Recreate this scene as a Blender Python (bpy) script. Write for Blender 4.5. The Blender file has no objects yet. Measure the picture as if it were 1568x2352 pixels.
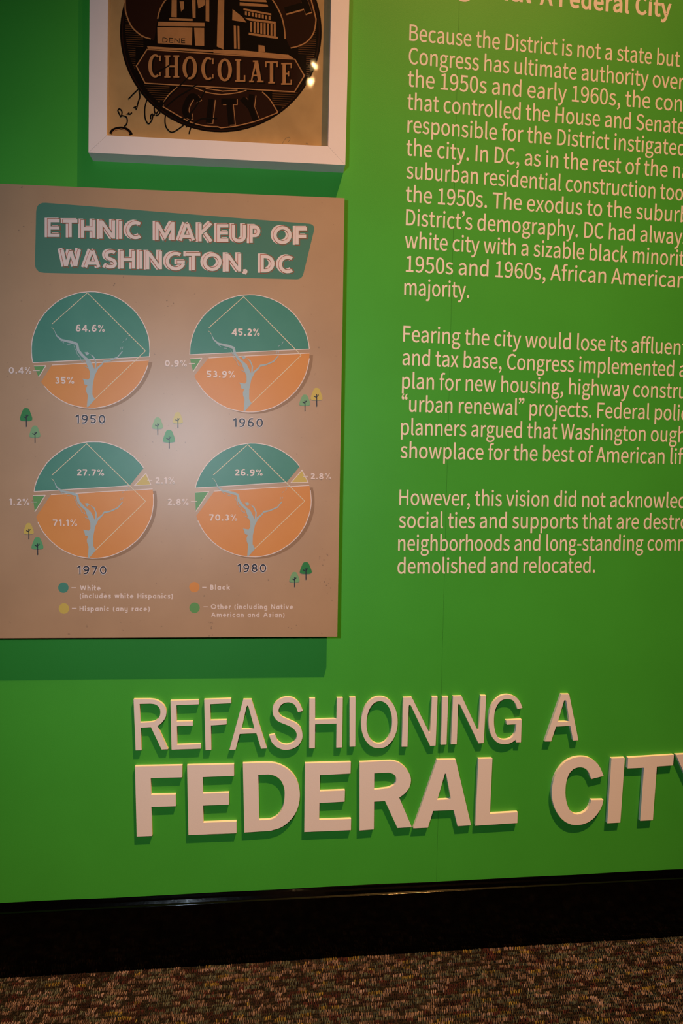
import bpy, bmesh, math, random
import numpy as np
from mathutils import Vector, Matrix
from mathutils.geometry import tessellate_polygon

random.seed(7)
C = bpy.context.scene.collection
SC = bpy.context.scene

# ------------------------------------------------------------------ camera
# world: wall plane is y = 0 (room on the -y side), x to the right, z up
F = 1568.0                      # focal length in photo pixels (24 mm on a full frame held upright)
CX, CY = 784.0, 1176.0
ZC = 0.98                       # distance of the lens from the wall, metres

def rot(a):
    x, y, z = a
    Rx = np.array([[1, 0, 0], [0, math.cos(x), -math.sin(x)], [0, math.sin(x), math.cos(x)]])
    Ry = np.array([[math.cos(y), 0, math.sin(y)], [0, 1, 0], [-math.sin(y), 0, math.cos(y)]])
    Rz = np.array([[math.cos(z), -math.sin(z), 0], [math.sin(z), math.cos(z), 0], [0, 0, 1]])
    return Rz @ Ry @ Rx
R = rot((0.04959, -0.11377, 0.01281))
TB = 0.014                      # baseboard thickness

def ray(px, py):
    d = R.T @ np.array([(px - CX) / F, (py - CY) / F, 1.0])
    return d[0], d[1], d[2]     # right, down, into the wall
_d = ray(800, 2197)
CAMH = _d[1] / _d[2] * (ZC - TB)      # the carpet meets the baseboard here

def at(px, py, d=0.0):
    """point of the plane d metres in front of the wall that the photograph shows at a pixel"""
    r = ray(px, py)
    s = (ZC - d) / r[2]
    return (r[0] * s, CAMH - r[1] * s)

cam = bpy.data.cameras.new('camera')
camo = bpy.data.objects.new('camera', cam)
C.objects.link(camo)
def bl(v): return Vector((v[0], v[2], -v[1]))
cx, cyd, cz = bl(R[0]), bl(R[1]), bl(R[2])
camo.matrix_world = Matrix(((cx.x, -cyd.x, -cz.x, 0), (cx.y, -cyd.y, -cz.y, -ZC), (cx.z, -cyd.z, -cz.z, CAMH), (0, 0, 0, 1)))
cam.sensor_fit = 'VERTICAL'
cam.sensor_height = 36.0
cam.lens = F / 2352 * 36.0
cam.clip_start = 0.01
SC.camera = camo

# ------------------------------------------------------------------ light
world = bpy.data.worlds.new('dim_room')
SC.world = world
world.use_nodes = True
world.node_tree.nodes['Background'].inputs[0].default_value = (0.55, 0.6, 1.0, 1)
world.node_tree.nodes['Background'].inputs[1].default_value = 0.004
SC.view_settings.view_transform = 'Standard'
SC.view_settings.look = 'None'
SC.view_settings.exposure = 0.0
SC.view_settings.gamma = 1.0
SC.view_settings.use_curve_mapping = False

def lamp(name, kind, loc, power, color, radius, target=None, cone=None, blend=0.5):
    l = bpy.data.lights.new(name, kind)
    l.energy = power
    l.color = color
    l.shadow_soft_size = radius
    o = bpy.data.objects.new(name, l)
    C.objects.link(o)
    o.location = loc
    if kind == 'SPOT':
        l.spot_size = math.radians(cone)
        l.spot_blend = blend
    if target is not None:
        o.rotation_euler = (Vector(target) - Vector(loc)).to_track_quat('-Z', 'Y').to_euler()
    return o
WARM = (1.0, 0.46, 0.12)
def wp(px, py, d=0.0):
    x, z = at(px, py, d)
    return Vector((x, -d, z))
_a = wp(700, 1700)
lamp('track_spot', 'SPOT', _a + Vector((1.35, -1.95, 5.5)), 2350, WARM, 0.028, wp(800, 2150), 18.5, 1.0)
lamp('track_spot', 'SPOT', wp(860, 1000) + Vector((0.3, -1.1, 3.1)), 30, WARM, 0.018, wp(850, 1700), 40, 1.0)
lamp('fill_flash', 'SPOT', wp(250, 930) + Vector((0, -ZC, 0)), 18.5, (0.66, 0.82, 0.96), 0.03, wp(740, 1130), 122, 1.0)
_m = ray(718, 160)
for (px, py) in ((719, 148), (724, 153), (711, 186), (716, 186), (713, 191)):
    _m = ray(px, py)
    k = (ZC - 0.016) / _m[2]
    g = Vector((_m[0] * k, -0.016, CAMH - _m[1] * k))
    dirv = Vector((_m[0], -_m[2], -_m[1])).normalized()
    lamp('distant_bulb', 'POINT', g + dirv * 3.6, 0.5, (1.0, 0.6, 0.25), 0.010)

# ------------------------------------------------------------------ materials
def mat(name, col, rough=0.6, spec=0.5, noise=None, bump=None, dots=None):
    m = bpy.data.materials.new(name)
    m.use_nodes = True
    nt = m.node_tree
    b = nt.nodes['Principled BSDF']
    b.inputs['Roughness'].default_value = rough
    b.inputs['Specular IOR Level'].default_value = spec
    b.inputs['Base Color'].default_value = (*col, 1)
    geo = nt.nodes.new('ShaderNodeNewGeometry')
    last = None
    if noise:                                    # (scale, amount, second colour)
        n = nt.nodes.new('ShaderNodeTexNoise')
        n.inputs['Scale'].default_value = noise[0]
        n.inputs['Detail'].default_value = 6
        nt.links.new(geo.outputs['Position'], n.inputs['Vector'])
        r = nt.nodes.new('ShaderNodeMapRange')
        r.inputs['From Min'].default_value = 0.35
        r.inputs['From Max'].default_value = 0.65
        r.inputs['To Max'].default_value = noise[1]
        nt.links.new(n.outputs['Fac'], r.inputs['Value'])
        mx = nt.nodes.new('ShaderNodeMix')
        mx.data_type = 'RGBA'
        mx.inputs['A'].default_value = (*col, 1)
        mx.inputs['B'].default_value = (*noise[2], 1)
        nt.links.new(r.outputs[0], mx.inputs['Factor'])
        last = mx.outputs['Result']
    if dots:                                     # (scale, threshold, colour, amount): printed specks
        n = nt.nodes.new('ShaderNodeTexNoise')
        n.inputs['Scale'].default_value = dots[0]
        n.inputs['Detail'].default_value = 3
        nt.links.new(geo.outputs['Position'], n.inputs['Vector'])
        r = nt.nodes.new('ShaderNodeMapRange')
        r.inputs['From Min'].default_value = dots[1]
        r.inputs['From Max'].default_value = dots[1] + 0.05
        r.inputs['To Max'].default_value = dots[3]
        nt.links.new(n.outputs['Fac'], r.inputs['Value'])
        mx = nt.nodes.new('ShaderNodeMix')
        mx.data_type = 'RGBA'
        if last: nt.links.new(last, mx.inputs['A'])
        else: mx.inputs['A'].default_value = (*col, 1)
        mx.inputs['B'].default_value = (*dots[2], 1)
        nt.links.new(r.outputs[0], mx.inputs['Factor'])
        last = mx.outputs['Result']
    if last: nt.links.new(last, b.inputs['Base Color'])
    if bump:                                     # (scale, strength, distance)
        n = nt.nodes.new('ShaderNodeTexNoise')
        n.inputs['Scale'].default_value = bump[0]
        n.inputs['Detail'].default_value = 4
        nt.links.new(geo.outputs['Position'], n.inputs['Vector'])
        bp = nt.nodes.new('ShaderNodeBump')
        bp.inputs['Strength'].default_value = bump[1]
        bp.inputs['Distance'].default_value = bump[2]
        nt.links.new(n.outputs['Fac'], bp.inputs['Height'])
        nt.links.new(bp.outputs[0], b.inputs['Normal'])
    return m

M = {}
M['wall'] = mat('green_wall', (0.050, 0.385, 0.038), 0.46, 0.42, noise=(9, 0.5, (0.044, 0.345, 0.032)), bump=(900, 0.12, 0.0006))
M['seam'] = mat('seam_dark', (0.03, 0.20, 0.02), 0.9, 0.1)
M['vinyl'] = mat('pale_vinyl', (0.80, 0.74, 0.69), 0.6, 0.2)
M['letter'] = mat('white_letter', (0.76, 0.72, 0.74), 0.55, 0.3, bump=(700, 0.15, 0.0004))
M['frame'] = mat('white_frame', (0.76, 0.70, 0.72), 0.45, 0.4, noise=(60, 0.25, (0.72, 0.66, 0.68)))
M['board'] = mat('kraft_board', (0.40, 0.275, 0.175), 0.40, 0.75, noise=(14, 0.8, (0.36, 0.245, 0.155)), dots=(170, 0.69, (0.16, 0.11, 0.08), 0.6))
M['board_edge'] = mat('board_edge', (0.05, 0.04, 0.03), 0.8, 0.2)
M['plate'] = mat('plate_teal', (0.055, 0.19, 0.15), 0.42, 0.5)
M['teal'] = mat('print_teal', (0.045, 0.22, 0.185), 0.42, 0.5, noise=(25, 0.6, (0.06, 0.25, 0.21)))
M['orange'] = mat('print_orange', (0.56, 0.24, 0.055), 0.42, 0.5, noise=(20, 0.5, (0.60, 0.28, 0.075)))
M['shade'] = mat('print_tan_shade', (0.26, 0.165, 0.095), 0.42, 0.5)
M['white'] = mat('print_white', (0.66, 0.60, 0.63), 0.42, 0.5)
M['fine'] = mat('print_fine_line', (0.62, 0.58, 0.44), 0.42, 0.5)
M['river'] = mat('print_river', (0.31, 0.43, 0.51), 0.42, 0.5)
M['green'] = mat('print_green', (0.10, 0.30, 0.10), 0.42, 0.5)
M['dkgreen'] = mat('print_dark_green', (0.020, 0.20, 0.055), 0.42, 0.5)
M['midgreen'] = mat('print_mid_green', (0.085, 0.32, 0.15), 0.42, 0.5)
M['ltgreen'] = mat('print_light_green', (0.16, 0.36, 0.19), 0.42, 0.5)
M['palegreen'] = mat('print_pale_green', (0.22, 0.42, 0.24), 0.42, 0.5)
M['yellow'] = mat('print_yellow', (0.50, 0.42, 0.10), 0.42, 0.5)
M['paleyellow'] = mat('print_pale_yellow', (0.50, 0.47, 0.18), 0.42, 0.5)
M['navy'] = mat('print_navy', (0.010, 0.010, 0.028), 0.42, 0.5)
M['black'] = mat('print_black', (0.006, 0.006, 0.006), 0.42, 0.5)
M['rust'] = mat('print_rust_line', (0.36, 0.055, 0.015), 0.42, 0.5)
M['ink'] = mat('marker_ink', (0.002, 0.002, 0.002), 0.5, 0.08)
M['sleeve'] = mat('cream_sleeve', (0.42, 0.27, 0.115), 0.7, 0.2, noise=(40, 0.8, (0.34, 0.215, 0.09)))
M['brown'] = mat('print_chocolate', (0.019, 0.0055, 0.0030), 0.7, 0.05)
M['brownblack'] = mat('print_brown_black', (0.003, 0.0015, 0.001), 0.7, 0.05)
M['tan'] = mat('print_tan', (0.40, 0.19, 0.070), 0.7, 0.2, noise=(120, 0.6, (0.33, 0.155, 0.055)))
M['base'] = mat('black_baseboard', (0.0005, 0.0005, 0.0006), 0.10, 0.22, bump=(70, 0.16, 0.0012))
M['floor'] = mat('carpet_backing', (0.004, 0.003, 0.003), 0.95, 0.05, noise=(260, 1.0, (0.035, 0.027, 0.024)), bump=(500, 0.5, 0.003))

# thin picture glass: clear, with a mirror-like reflection
g = bpy.data.materials.new('picture_glass')
g.use_nodes = True
nt = g.node_tree
nt.nodes.clear()
out = nt.nodes.new('ShaderNodeOutputMaterial')
tr = nt.nodes.new('ShaderNodeBsdfTransparent')
gl = nt.nodes.new('ShaderNodeBsdfGlossy')
gl.inputs['Roughness'].default_value = 0.03
lw = nt.nodes.new('ShaderNodeLayerWeight')
lw.inputs['Blend'].default_value = 0.5
pw = nt.nodes.new('ShaderNodeMath'); pw.operation = 'POWER'
pw.inputs[1].default_value = 5.0
fr = nt.nodes.new('ShaderNodeMath'); fr.operation = 'MULTIPLY_ADD'
fr.inputs[1].default_value = 0.95
fr.inputs[2].default_value = 0.045
nt.links.new(lw.outputs['Facing'], pw.inputs[0])
nt.links.new(pw.outputs[0], fr.inputs[0])
mx = nt.nodes.new('ShaderNodeMixShader')
nt.links.new(fr.outputs[0], mx.inputs[0])
nt.links.new(tr.outputs[0], mx.inputs[1])
nt.links.new(gl.outputs[0], mx.inputs[2])
nt.links.new(mx.outputs[0], out.inputs['Surface'])
M['glass'] = g

# carpet yarn: colour of each loop from an attribute
g = bpy.data.materials.new('carpet_yarn')
g.use_nodes = True
nt = g.node_tree
b = nt.nodes['Principled BSDF']
b.inputs['Roughness'].default_value = 0.75
b.inputs['Specular IOR Level'].default_value = 0.25
a = nt.nodes.new('ShaderNodeAttribute')
a.attribute_name = 'yarn'
nt.links.new(a.outputs['Color'], b.inputs['Base Color'])
M['yarn'] = g

# ------------------------------------------------------------------ mesh helpers
def link(name, me, m=None, parent=None):
    o = bpy.data.objects.new(name, me)
    C.objects.link(o)
    if m: me.materials.append(m)
    if parent is not None: o.parent = parent
    return o

def tag(o, label=None, cat=None, group=None, kind=None):
    if label: o['label'] = label
    if cat: o['category'] = cat
    if group: o['group'] = group
    if kind: o['kind'] = kind
    return o

def empty(name, loc, label, cat, group=None):
    o = bpy.data.objects.new(name, None)
    C.objects.link(o)
    o.location = loc
    o.empty_display_size = 0.05
    return tag(o, label, cat, group)

def clean(c):
    r = []
    for p in c:
        if not r or abs(p[0] - r[-1][0]) + abs(p[1] - r[-1][1]) > 1e-6: r.append(p)
    if len(r) > 1 and abs(r[0][0] - r[-1][0]) + abs(r[0][1] - r[-1][1]) < 1e-6: r.pop()
    return r

def inside(p, c):
    r = False
    for i in range(len(c)):
        a, b_ = c[i - 1], c[i]
        if (a[1] > p[1]) != (b_[1] > p[1]) and p[0] < (b_[0] - a[0]) * (p[1] - a[1]) / (b_[1] - a[1]) + a[0]: r = not r
    return r

def fill(cons):
    """triangles of a set of outlines: every outer outline with the holes inside it"""
    n = len(cons)
    start = [sum(len(c) for c in cons[:i]) for i in range(n)]
    par = []
    for i in range(n):
        ins = [j for j in range(n) if j != i and inside(cons[i][0], cons[j])]
        par.append(ins)
    out = []
    for i in range(n):
        if len(par[i]) % 2: continue
        grp = [i] + [j for j in range(n) if i in par[j] and len(par[j]) == len(par[i]) + 1]
        idx = [start[g_] + k for g_ in grp for k in range(len(cons[g_]))]
        k_ = 1000.0                     # the filler works best on larger numbers
        for t in tessellate_polygon([[Vector((p[0] * k_, p[1] * k_, 0)) for p in cons[g_]] for g_ in grp]):
            out.append([idx[q] for q in t])
    return out

def make(name, shapes, m, parent=None, origin=True):
    """shapes: list of (contours in wall x,z; d front distance; th thickness). One mesh."""
    V, Fc = [], []
    for cons, d, th in shapes:
        cons = [clean(c) for c in cons]
        cons = [c for c in cons if len(c) > 2]
        if not cons: continue
        flat = [p for c in cons for p in c]
        tris = fill(cons)
        n0 = len(V)
        V += [(p[0], -d, p[1]) for p in flat]
        for t in tris:
            a, b_, c_ = (flat[i] for i in t)
            ar = (b_[0] - a[0]) * (c_[1] - a[1]) - (c_[0] - a[0]) * (b_[1] - a[1])
            if abs(ar) < 1e-14: continue
            t = t if ar > 0 else t[::-1]
            Fc.append([n0 + i for i in t])
        if th > 0:
            n1 = len(V)
            V += [(p[0], -d + th, p[1]) for p in flat]
            for f in [f for f in Fc if f[0] >= n0 and f[0] < n1]:
                Fc.append([i - n0 + n1 for i in f][::-1])
            k = 0
            for c in cons:
                for i in range(len(c)):
                    j = (i + 1) % len(c)
                    Fc.append([n0 + k + i, n1 + k + i, n1 + k + j, n0 + k + j])
                k += len(c)
    # meshes are laid out in world space; children keep the inverse of their parent's place
    me = bpy.data.meshes.new(name)
    org = Vector((0, 0, 0))
    if parent is None and origin and V:
        org = Vector([sum(v[i] for v in V) / len(V) for i in range(3)])
        V = [tuple(Vector(v) - org) for v in V]
    me.from_pydata(V, [], Fc)
    if any(s_[2] > 0 for s_ in shapes):
        bm = bmesh.new()
        bm.from_mesh(me)
        bmesh.ops.recalc_face_normals(bm, faces=bm.faces)
        bm.to_mesh(me)
        bm.free()
    me.update()
    o = link(name, me, m)
    o.location = org
    if parent is not None:
        o.parent = parent
        o.matrix_parent_inverse = world_of(parent).inverted()
    return o

def world_of(o):
    w = Matrix.Translation(o.location)
    if o.parent is not None:
        w = world_of(o.parent) @ o.matrix_parent_inverse @ w
    return w

def area(c):
    return 0.5 * sum(c[i][0] * c[(i + 1) % len(c)][1] - c[(i + 1) % len(c)][0] * c[i][1] for i in range(len(c)))

def W(cons, d):                       # photo pixels -> wall coordinates
    return [[at(p[0], p[1], d) for p in c] for c in cons]

def ell(cx_, cy_, rx, ry, a0=0.0, a1=360.0, n=None):
    n = n or max(4, int(abs(a1 - a0) / 7.5))
    e = 0 if abs(abs(a1 - a0) - 360) < 1e-6 else 1
    return [(cx_ + rx * math.cos(math.radians(a0 + (a1 - a0) * i / n)), cy_ + ry * math.sin(math.radians(a0 + (a1 - a0) * i / n))) for i in range(n + e)]

def spl(pts, closed=False, n=5):      # Catmull-Rom through points
    P = list(pts)
    N = len(P)
    r = []
    rng = range(N if closed else N - 1)
    for i in rng:
        p0 = P[(i - 1) % N] if closed or i > 0 else P[0]
        p1, p2 = P[i], P[(i + 1) % N]
        p3 = P[(i + 2) % N] if closed or i + 2 < N else P[-1]
        for k in range(n):
            t = k / n
            r.append(tuple(0.5 * ((2 * p1[j]) + (-p0[j] + p2[j]) * t + (2 * p0[j] - 5 * p1[j] + 4 * p2[j] - p3[j]) * t * t + (-p0[j] + 3 * p1[j] - 3 * p2[j] + p3[j]) * t ** 3) for j in (0, 1)))
    if not closed: r.append(tuple(P[-1]))
    return r

def stroke(pts, w, closed=False, ws=None):
    """outline(s) of a polyline of width w"""
    P = [pts[0]]
    for p in pts[1:]:
        if math.hypot(p[0] - P[-1][0], p[1] - P[-1][1]) > 1e-4: P.append(p)
    if closed and math.hypot(P[0][0] - P[-1][0], P[0][1] - P[-1][1]) < 1e-4: P.pop()
    n = len(P)
    if n < 2: return []
    L, Rr = [], []
    for i in range(n):
        if closed: a, c = P[i - 1], P[(i + 1) % n]
        else: a, c = P[max(i - 1, 0)], P[min(i + 1, n - 1)]
        b_ = P[i]
        def nn(u, v):
            dx, dy = v[0] - u[0], v[1] - u[1]
            l = math.hypot(dx, dy)
            return (-dy / l, dx / l) if l > 0 else None
        n1, n2 = nn(a, b_), nn(b_, c)
        n1 = n1 or n2; n2 = n2 or n1
        mx_, my_ = n1[0] + n2[0], n1[1] + n2[1]
        l = math.hypot(mx_, my_)
        if l < 0.3: mx_, my_, l = n1[0], n1[1], 1.0
        mx_, my_ = mx_ / l, my_ / l
        cosh = max(0.45, mx_ * n1[0] + my_ * n1[1])
        h = (ws[i] if ws and len(ws) == n else w) / 2 / cosh
        L.append((b_[0] + mx_ * h, b_[1] + my_ * h))
        Rr.append((b_[0] - mx_ * h, b_[1] - my_ * h))
    if closed: return [L, Rr[::-1]]
    return [L + Rr[::-1]]

STG = 0.000003
def strokes_px(name, lines, w, d, m, parent, th=0.0):
    """polylines in photo pixels drawn with pixel width w at distance d"""
    sh = []
    for i, ln in enumerate(lines):
        cl = False
        ww = w
        if isinstance(ln, tuple): ln, opt = ln; cl = opt.get('closed', False); ww = opt.get('w', w)
        for_c = stroke(ln, ww, cl)
        dd = d + (i % 7) * STG
        sh.append((W(for_c, dd), dd, th))
    return make(name, sh, m, parent)

def strokes_each(name, lines, w, d, m, parent):
    """the same, every stroke an object of its own"""
    return [strokes_px(name, [l], w, d + (i % 7) * STG, m, parent) for i, l in enumerate(lines)]

def poly_px(name, cons, d, m, parent=None, th=0.0):
    return make(name, [(W(cons, d), d, th)], m, parent)

# ------------------------------------------------------------------ room
def box(name, x0, x1, y0, y1, z0, z1, m, parent=None, bev=0.0):
    bm = bmesh.new()
    bmesh.ops.create_cube(bm, size=1)
    for v in bm.verts:
        v.co = Vector((x0 + (v.co.x + .5) * (x1 - x0), y0 + (v.co.y + .5) * (y1 - y0), z0 + (v.co.z + .5) * (z1 - z0)))
    if bev: bmesh.ops.bevel(bm, geom=bm.edges[:], offset=bev, segments=2, affect='EDGES')
    me = bpy.data.meshes.new(name)
    bm.to_mesh(me); bm.free()
    o = link(name, me, m)
    if parent is not None:
        o.parent = parent
        o.matrix_parent_inverse = world_of(parent).inverted()
    return o

XL, XR, ZT = -2.2, 2.4, 2.9
wall = box('wall_back', XL, XR, 0.012, 0.10, 0, ZT, M['seam'])
tag(wall, 'bright green exhibition wall with pale printed text', None, None, 'structure')
sx = at(1022, 1250)[0]
for a, b_ in ((XL, sx - 0.00012), (sx + 0.00012, XR)):
    box('wall_panel', a, b_, 0.0, 0.0119, 0, ZT, M['wall'], wall)

# baseboard: a board with a sloping moulded top, black gloss paint
zt = at(800, 2034.5)[1]
ze = at(800, 2058.8, TB)[1]
prof = [(0, 0), (-TB, 0), (-TB, ze - 0.0014)] + [(-TB + 0.0014 - 0.0014 * math.cos(math.radians(a)), ze - 0.0014 + 0.0014 * math.sin(math.radians(a))) for a in (20, 40, 55, 70, 88)] + [(-TB + 0.004, ze + 0.0006), (-TB + 0.0065, ze + 0.004), (-TB + 0.0085, ze + 0.006), (-TB + 0.0105, ze + 0.0085), (-0.0016, zt - 0.001), (0, zt)]
bm = bmesh.new()
rows = []
NX = 60
for i in range(NX + 1):
    x = XL + (XR - XL) * i / NX
    wob = 0.0004 * math.sin(i * 2.1) + 0.0003 * math.sin(i * 5.3)
    rows.append([bm.verts.new((x, y, z + (wob if k > len(prof) - 3 else 0))) for k, (y, z) in enumerate(prof)])
for i in range(NX):
    for k in range(len(prof)):
        k2 = (k + 1) % len(prof)
        f_ = bm.faces.new((rows[i][k], rows[i + 1][k], rows[i + 1][k2], rows[i][k2]))
        f_.smooth = 2 <= k <= 7
bm.faces.new(rows[0]); bm.faces.new(rows[-1][::-1])
bmesh.ops.recalc_face_normals(bm, faces=bm.faces)
me = bpy.data.meshes.new('baseboard_back'); bm.to_mesh(me); bm.free()
bb = link('baseboard_back', me, M['base'])
tag(bb, 'glossy black baseboard under the green wall', None, None, 'structure')
# small paint drips along its top edge catch the light
sh = []
rng = random.Random(3)
fl = box('floor', XL, XR, -2.4, 0.10, -0.06, -0.0015, M['floor'])
tag(fl, 'floor under the speckled brown carpet', None, None, 'structure')

# carpet: rows of yarn loops, colour per loop
def carpet():
    rg = np.random.RandomState(11)
    x0, x1, y0, y1 = -1.6, 1.8, -0.34, -TB + 0.001
    px_, py_ = 0.0025, 0.0050
    nx, ny = int((x1 - x0) / px_), int((y1 - y0) / py_)
    gx, gy = np.meshgrid(np.arange(nx), np.arange(ny))
    gx, gy = gx.ravel(), gy.ravel()
    n = gx.size
    X = x0 + gx * px_ + rg.normal(0, 0.0004, n) + 0.0012 * (gy % 2)
    Y = y0 + (gy + .5) * py_ + rg.normal(0, 0.0005, n) + 0.0008 * np.sin(gx * 0.35 + gy)
    H = rg.uniform(0.0022, 0.0034, n)
    pal = np.array([(.26, .19, .19), (.18, .125, .12), (.10, .125, .11), (.07, .085, .075), (.065, .014, .018), (.028, .010, .012), (.004, .003, .003), (.26, .20, .05), (.36, .28, .32)])
    prob = [.20, .14, .18, .10, .12, .09, .09, .05, .03]
    col = np.zeros((n, 3))
    idx = np.zeros((ny, nx), int)
    for r in range(ny):
        k = 0
        while k < nx:
            run = rg.randint(3, 9)
            idx[r, k:k + run] = rg.choice(9, p=prob)
            k += run
    # dark flecks fall into loose upright columns of the woven pattern
    cols = 11
    for r in range(ny):
        for c0 in range(0, nx, cols):
            k = c0 + int(3 * math.sin(r * .9 + c0 * 1.7)) + (5 if (r // 3) % 2 else 0)
            if rg.rand() < 0.55:
                idx[r, max(0, k):max(0, k) + rg.randint(2, 5)] = 6
    col = pal[idx.ravel()] * rg.uniform(0.3, 1.4, (n, 1)) * .55
    H[idx.ravel() == 6] *= 0.45
    # one loop: an arch along y, 4 stations x 3 sides
    st = [(-0.5, -0.2), (-0.30, 0.75), (0.10, 1.0), (0.5, -0.1)]
    ring = [(-1, -.35), (0, 1), (1, -.35)]
    ns, nr = len(st), len(ring)
    lean = rg.normal(0.0003, 0.0003, n)
    V = np.zeros((n, ns * nr, 3))
    rad = 0.00100
    for i, (t, h) in enumerate(st):
        # tangent in the y-z plane
        a = st[max(i - 1, 0)]; b2 = st[min(i + 1, ns - 1)]
        ty, tz = (b2[0] - a[0]) * 0.0048, (b2[1] - a[1]) * 0.003
        l = math.hypot(ty, tz); ty, tz = ty / l, tz / l
        for j, (u, v) in enumerate(ring):
            V[:, i * nr + j, 0] = X + u * rad + lean * t * 2.0
            V[:, i * nr + j, 1] = Y + t * 0.0040 - v * rad * tz
            V[:, i * nr + j, 2] = -0.002 + h * H + v * rad * ty
    faces = []
    for i in range(ns - 1):
        for j in range(nr):
            j2 = (j + 1) % nr
            faces.append((i * nr + j, i * nr + j2, (i + 1) * nr + j2, (i + 1) * nr + j))
    Fa = np.array(faces)
    allF = (Fa[None] + (np.arange(n) * ns * nr)[:, None, None]).reshape(-1, 4)
    me = bpy.data.meshes.new('carpet_pile')
    me.vertices.add(n * ns * nr)
    me.vertices.foreach_set('co', V.reshape(-1))
    me.loops.add(allF.size)
    me.loops.foreach_set('vertex_index', allF.reshape(-1).astype(np.int32))
    me.polygons.add(len(allF))
    me.polygons.foreach_set('loop_start', (np.arange(len(allF)) * 4).astype(np.int32))
    me.polygons.foreach_set('loop_total', np.full(len(allF), 4, np.int32))
    me.update(calc_edges=True)
    at_ = me.attributes.new('yarn', 'FLOAT_COLOR', 'POINT')
    cc = np.ones((n, ns * nr, 4)); cc[:, :, :3] = col[:, None, :]
    at_.data.foreach_set('color', cc.reshape(-1))
    me.polygons.foreach_set('use_smooth', np.ones(len(allF), bool))
    o = link('carpet_pile', me, M['yarn'])
    tag(o, 'speckled brown, tan and maroon looped carpet pile along the black baseboard', 'carpet', None, 'stuff')
carpet()

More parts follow.
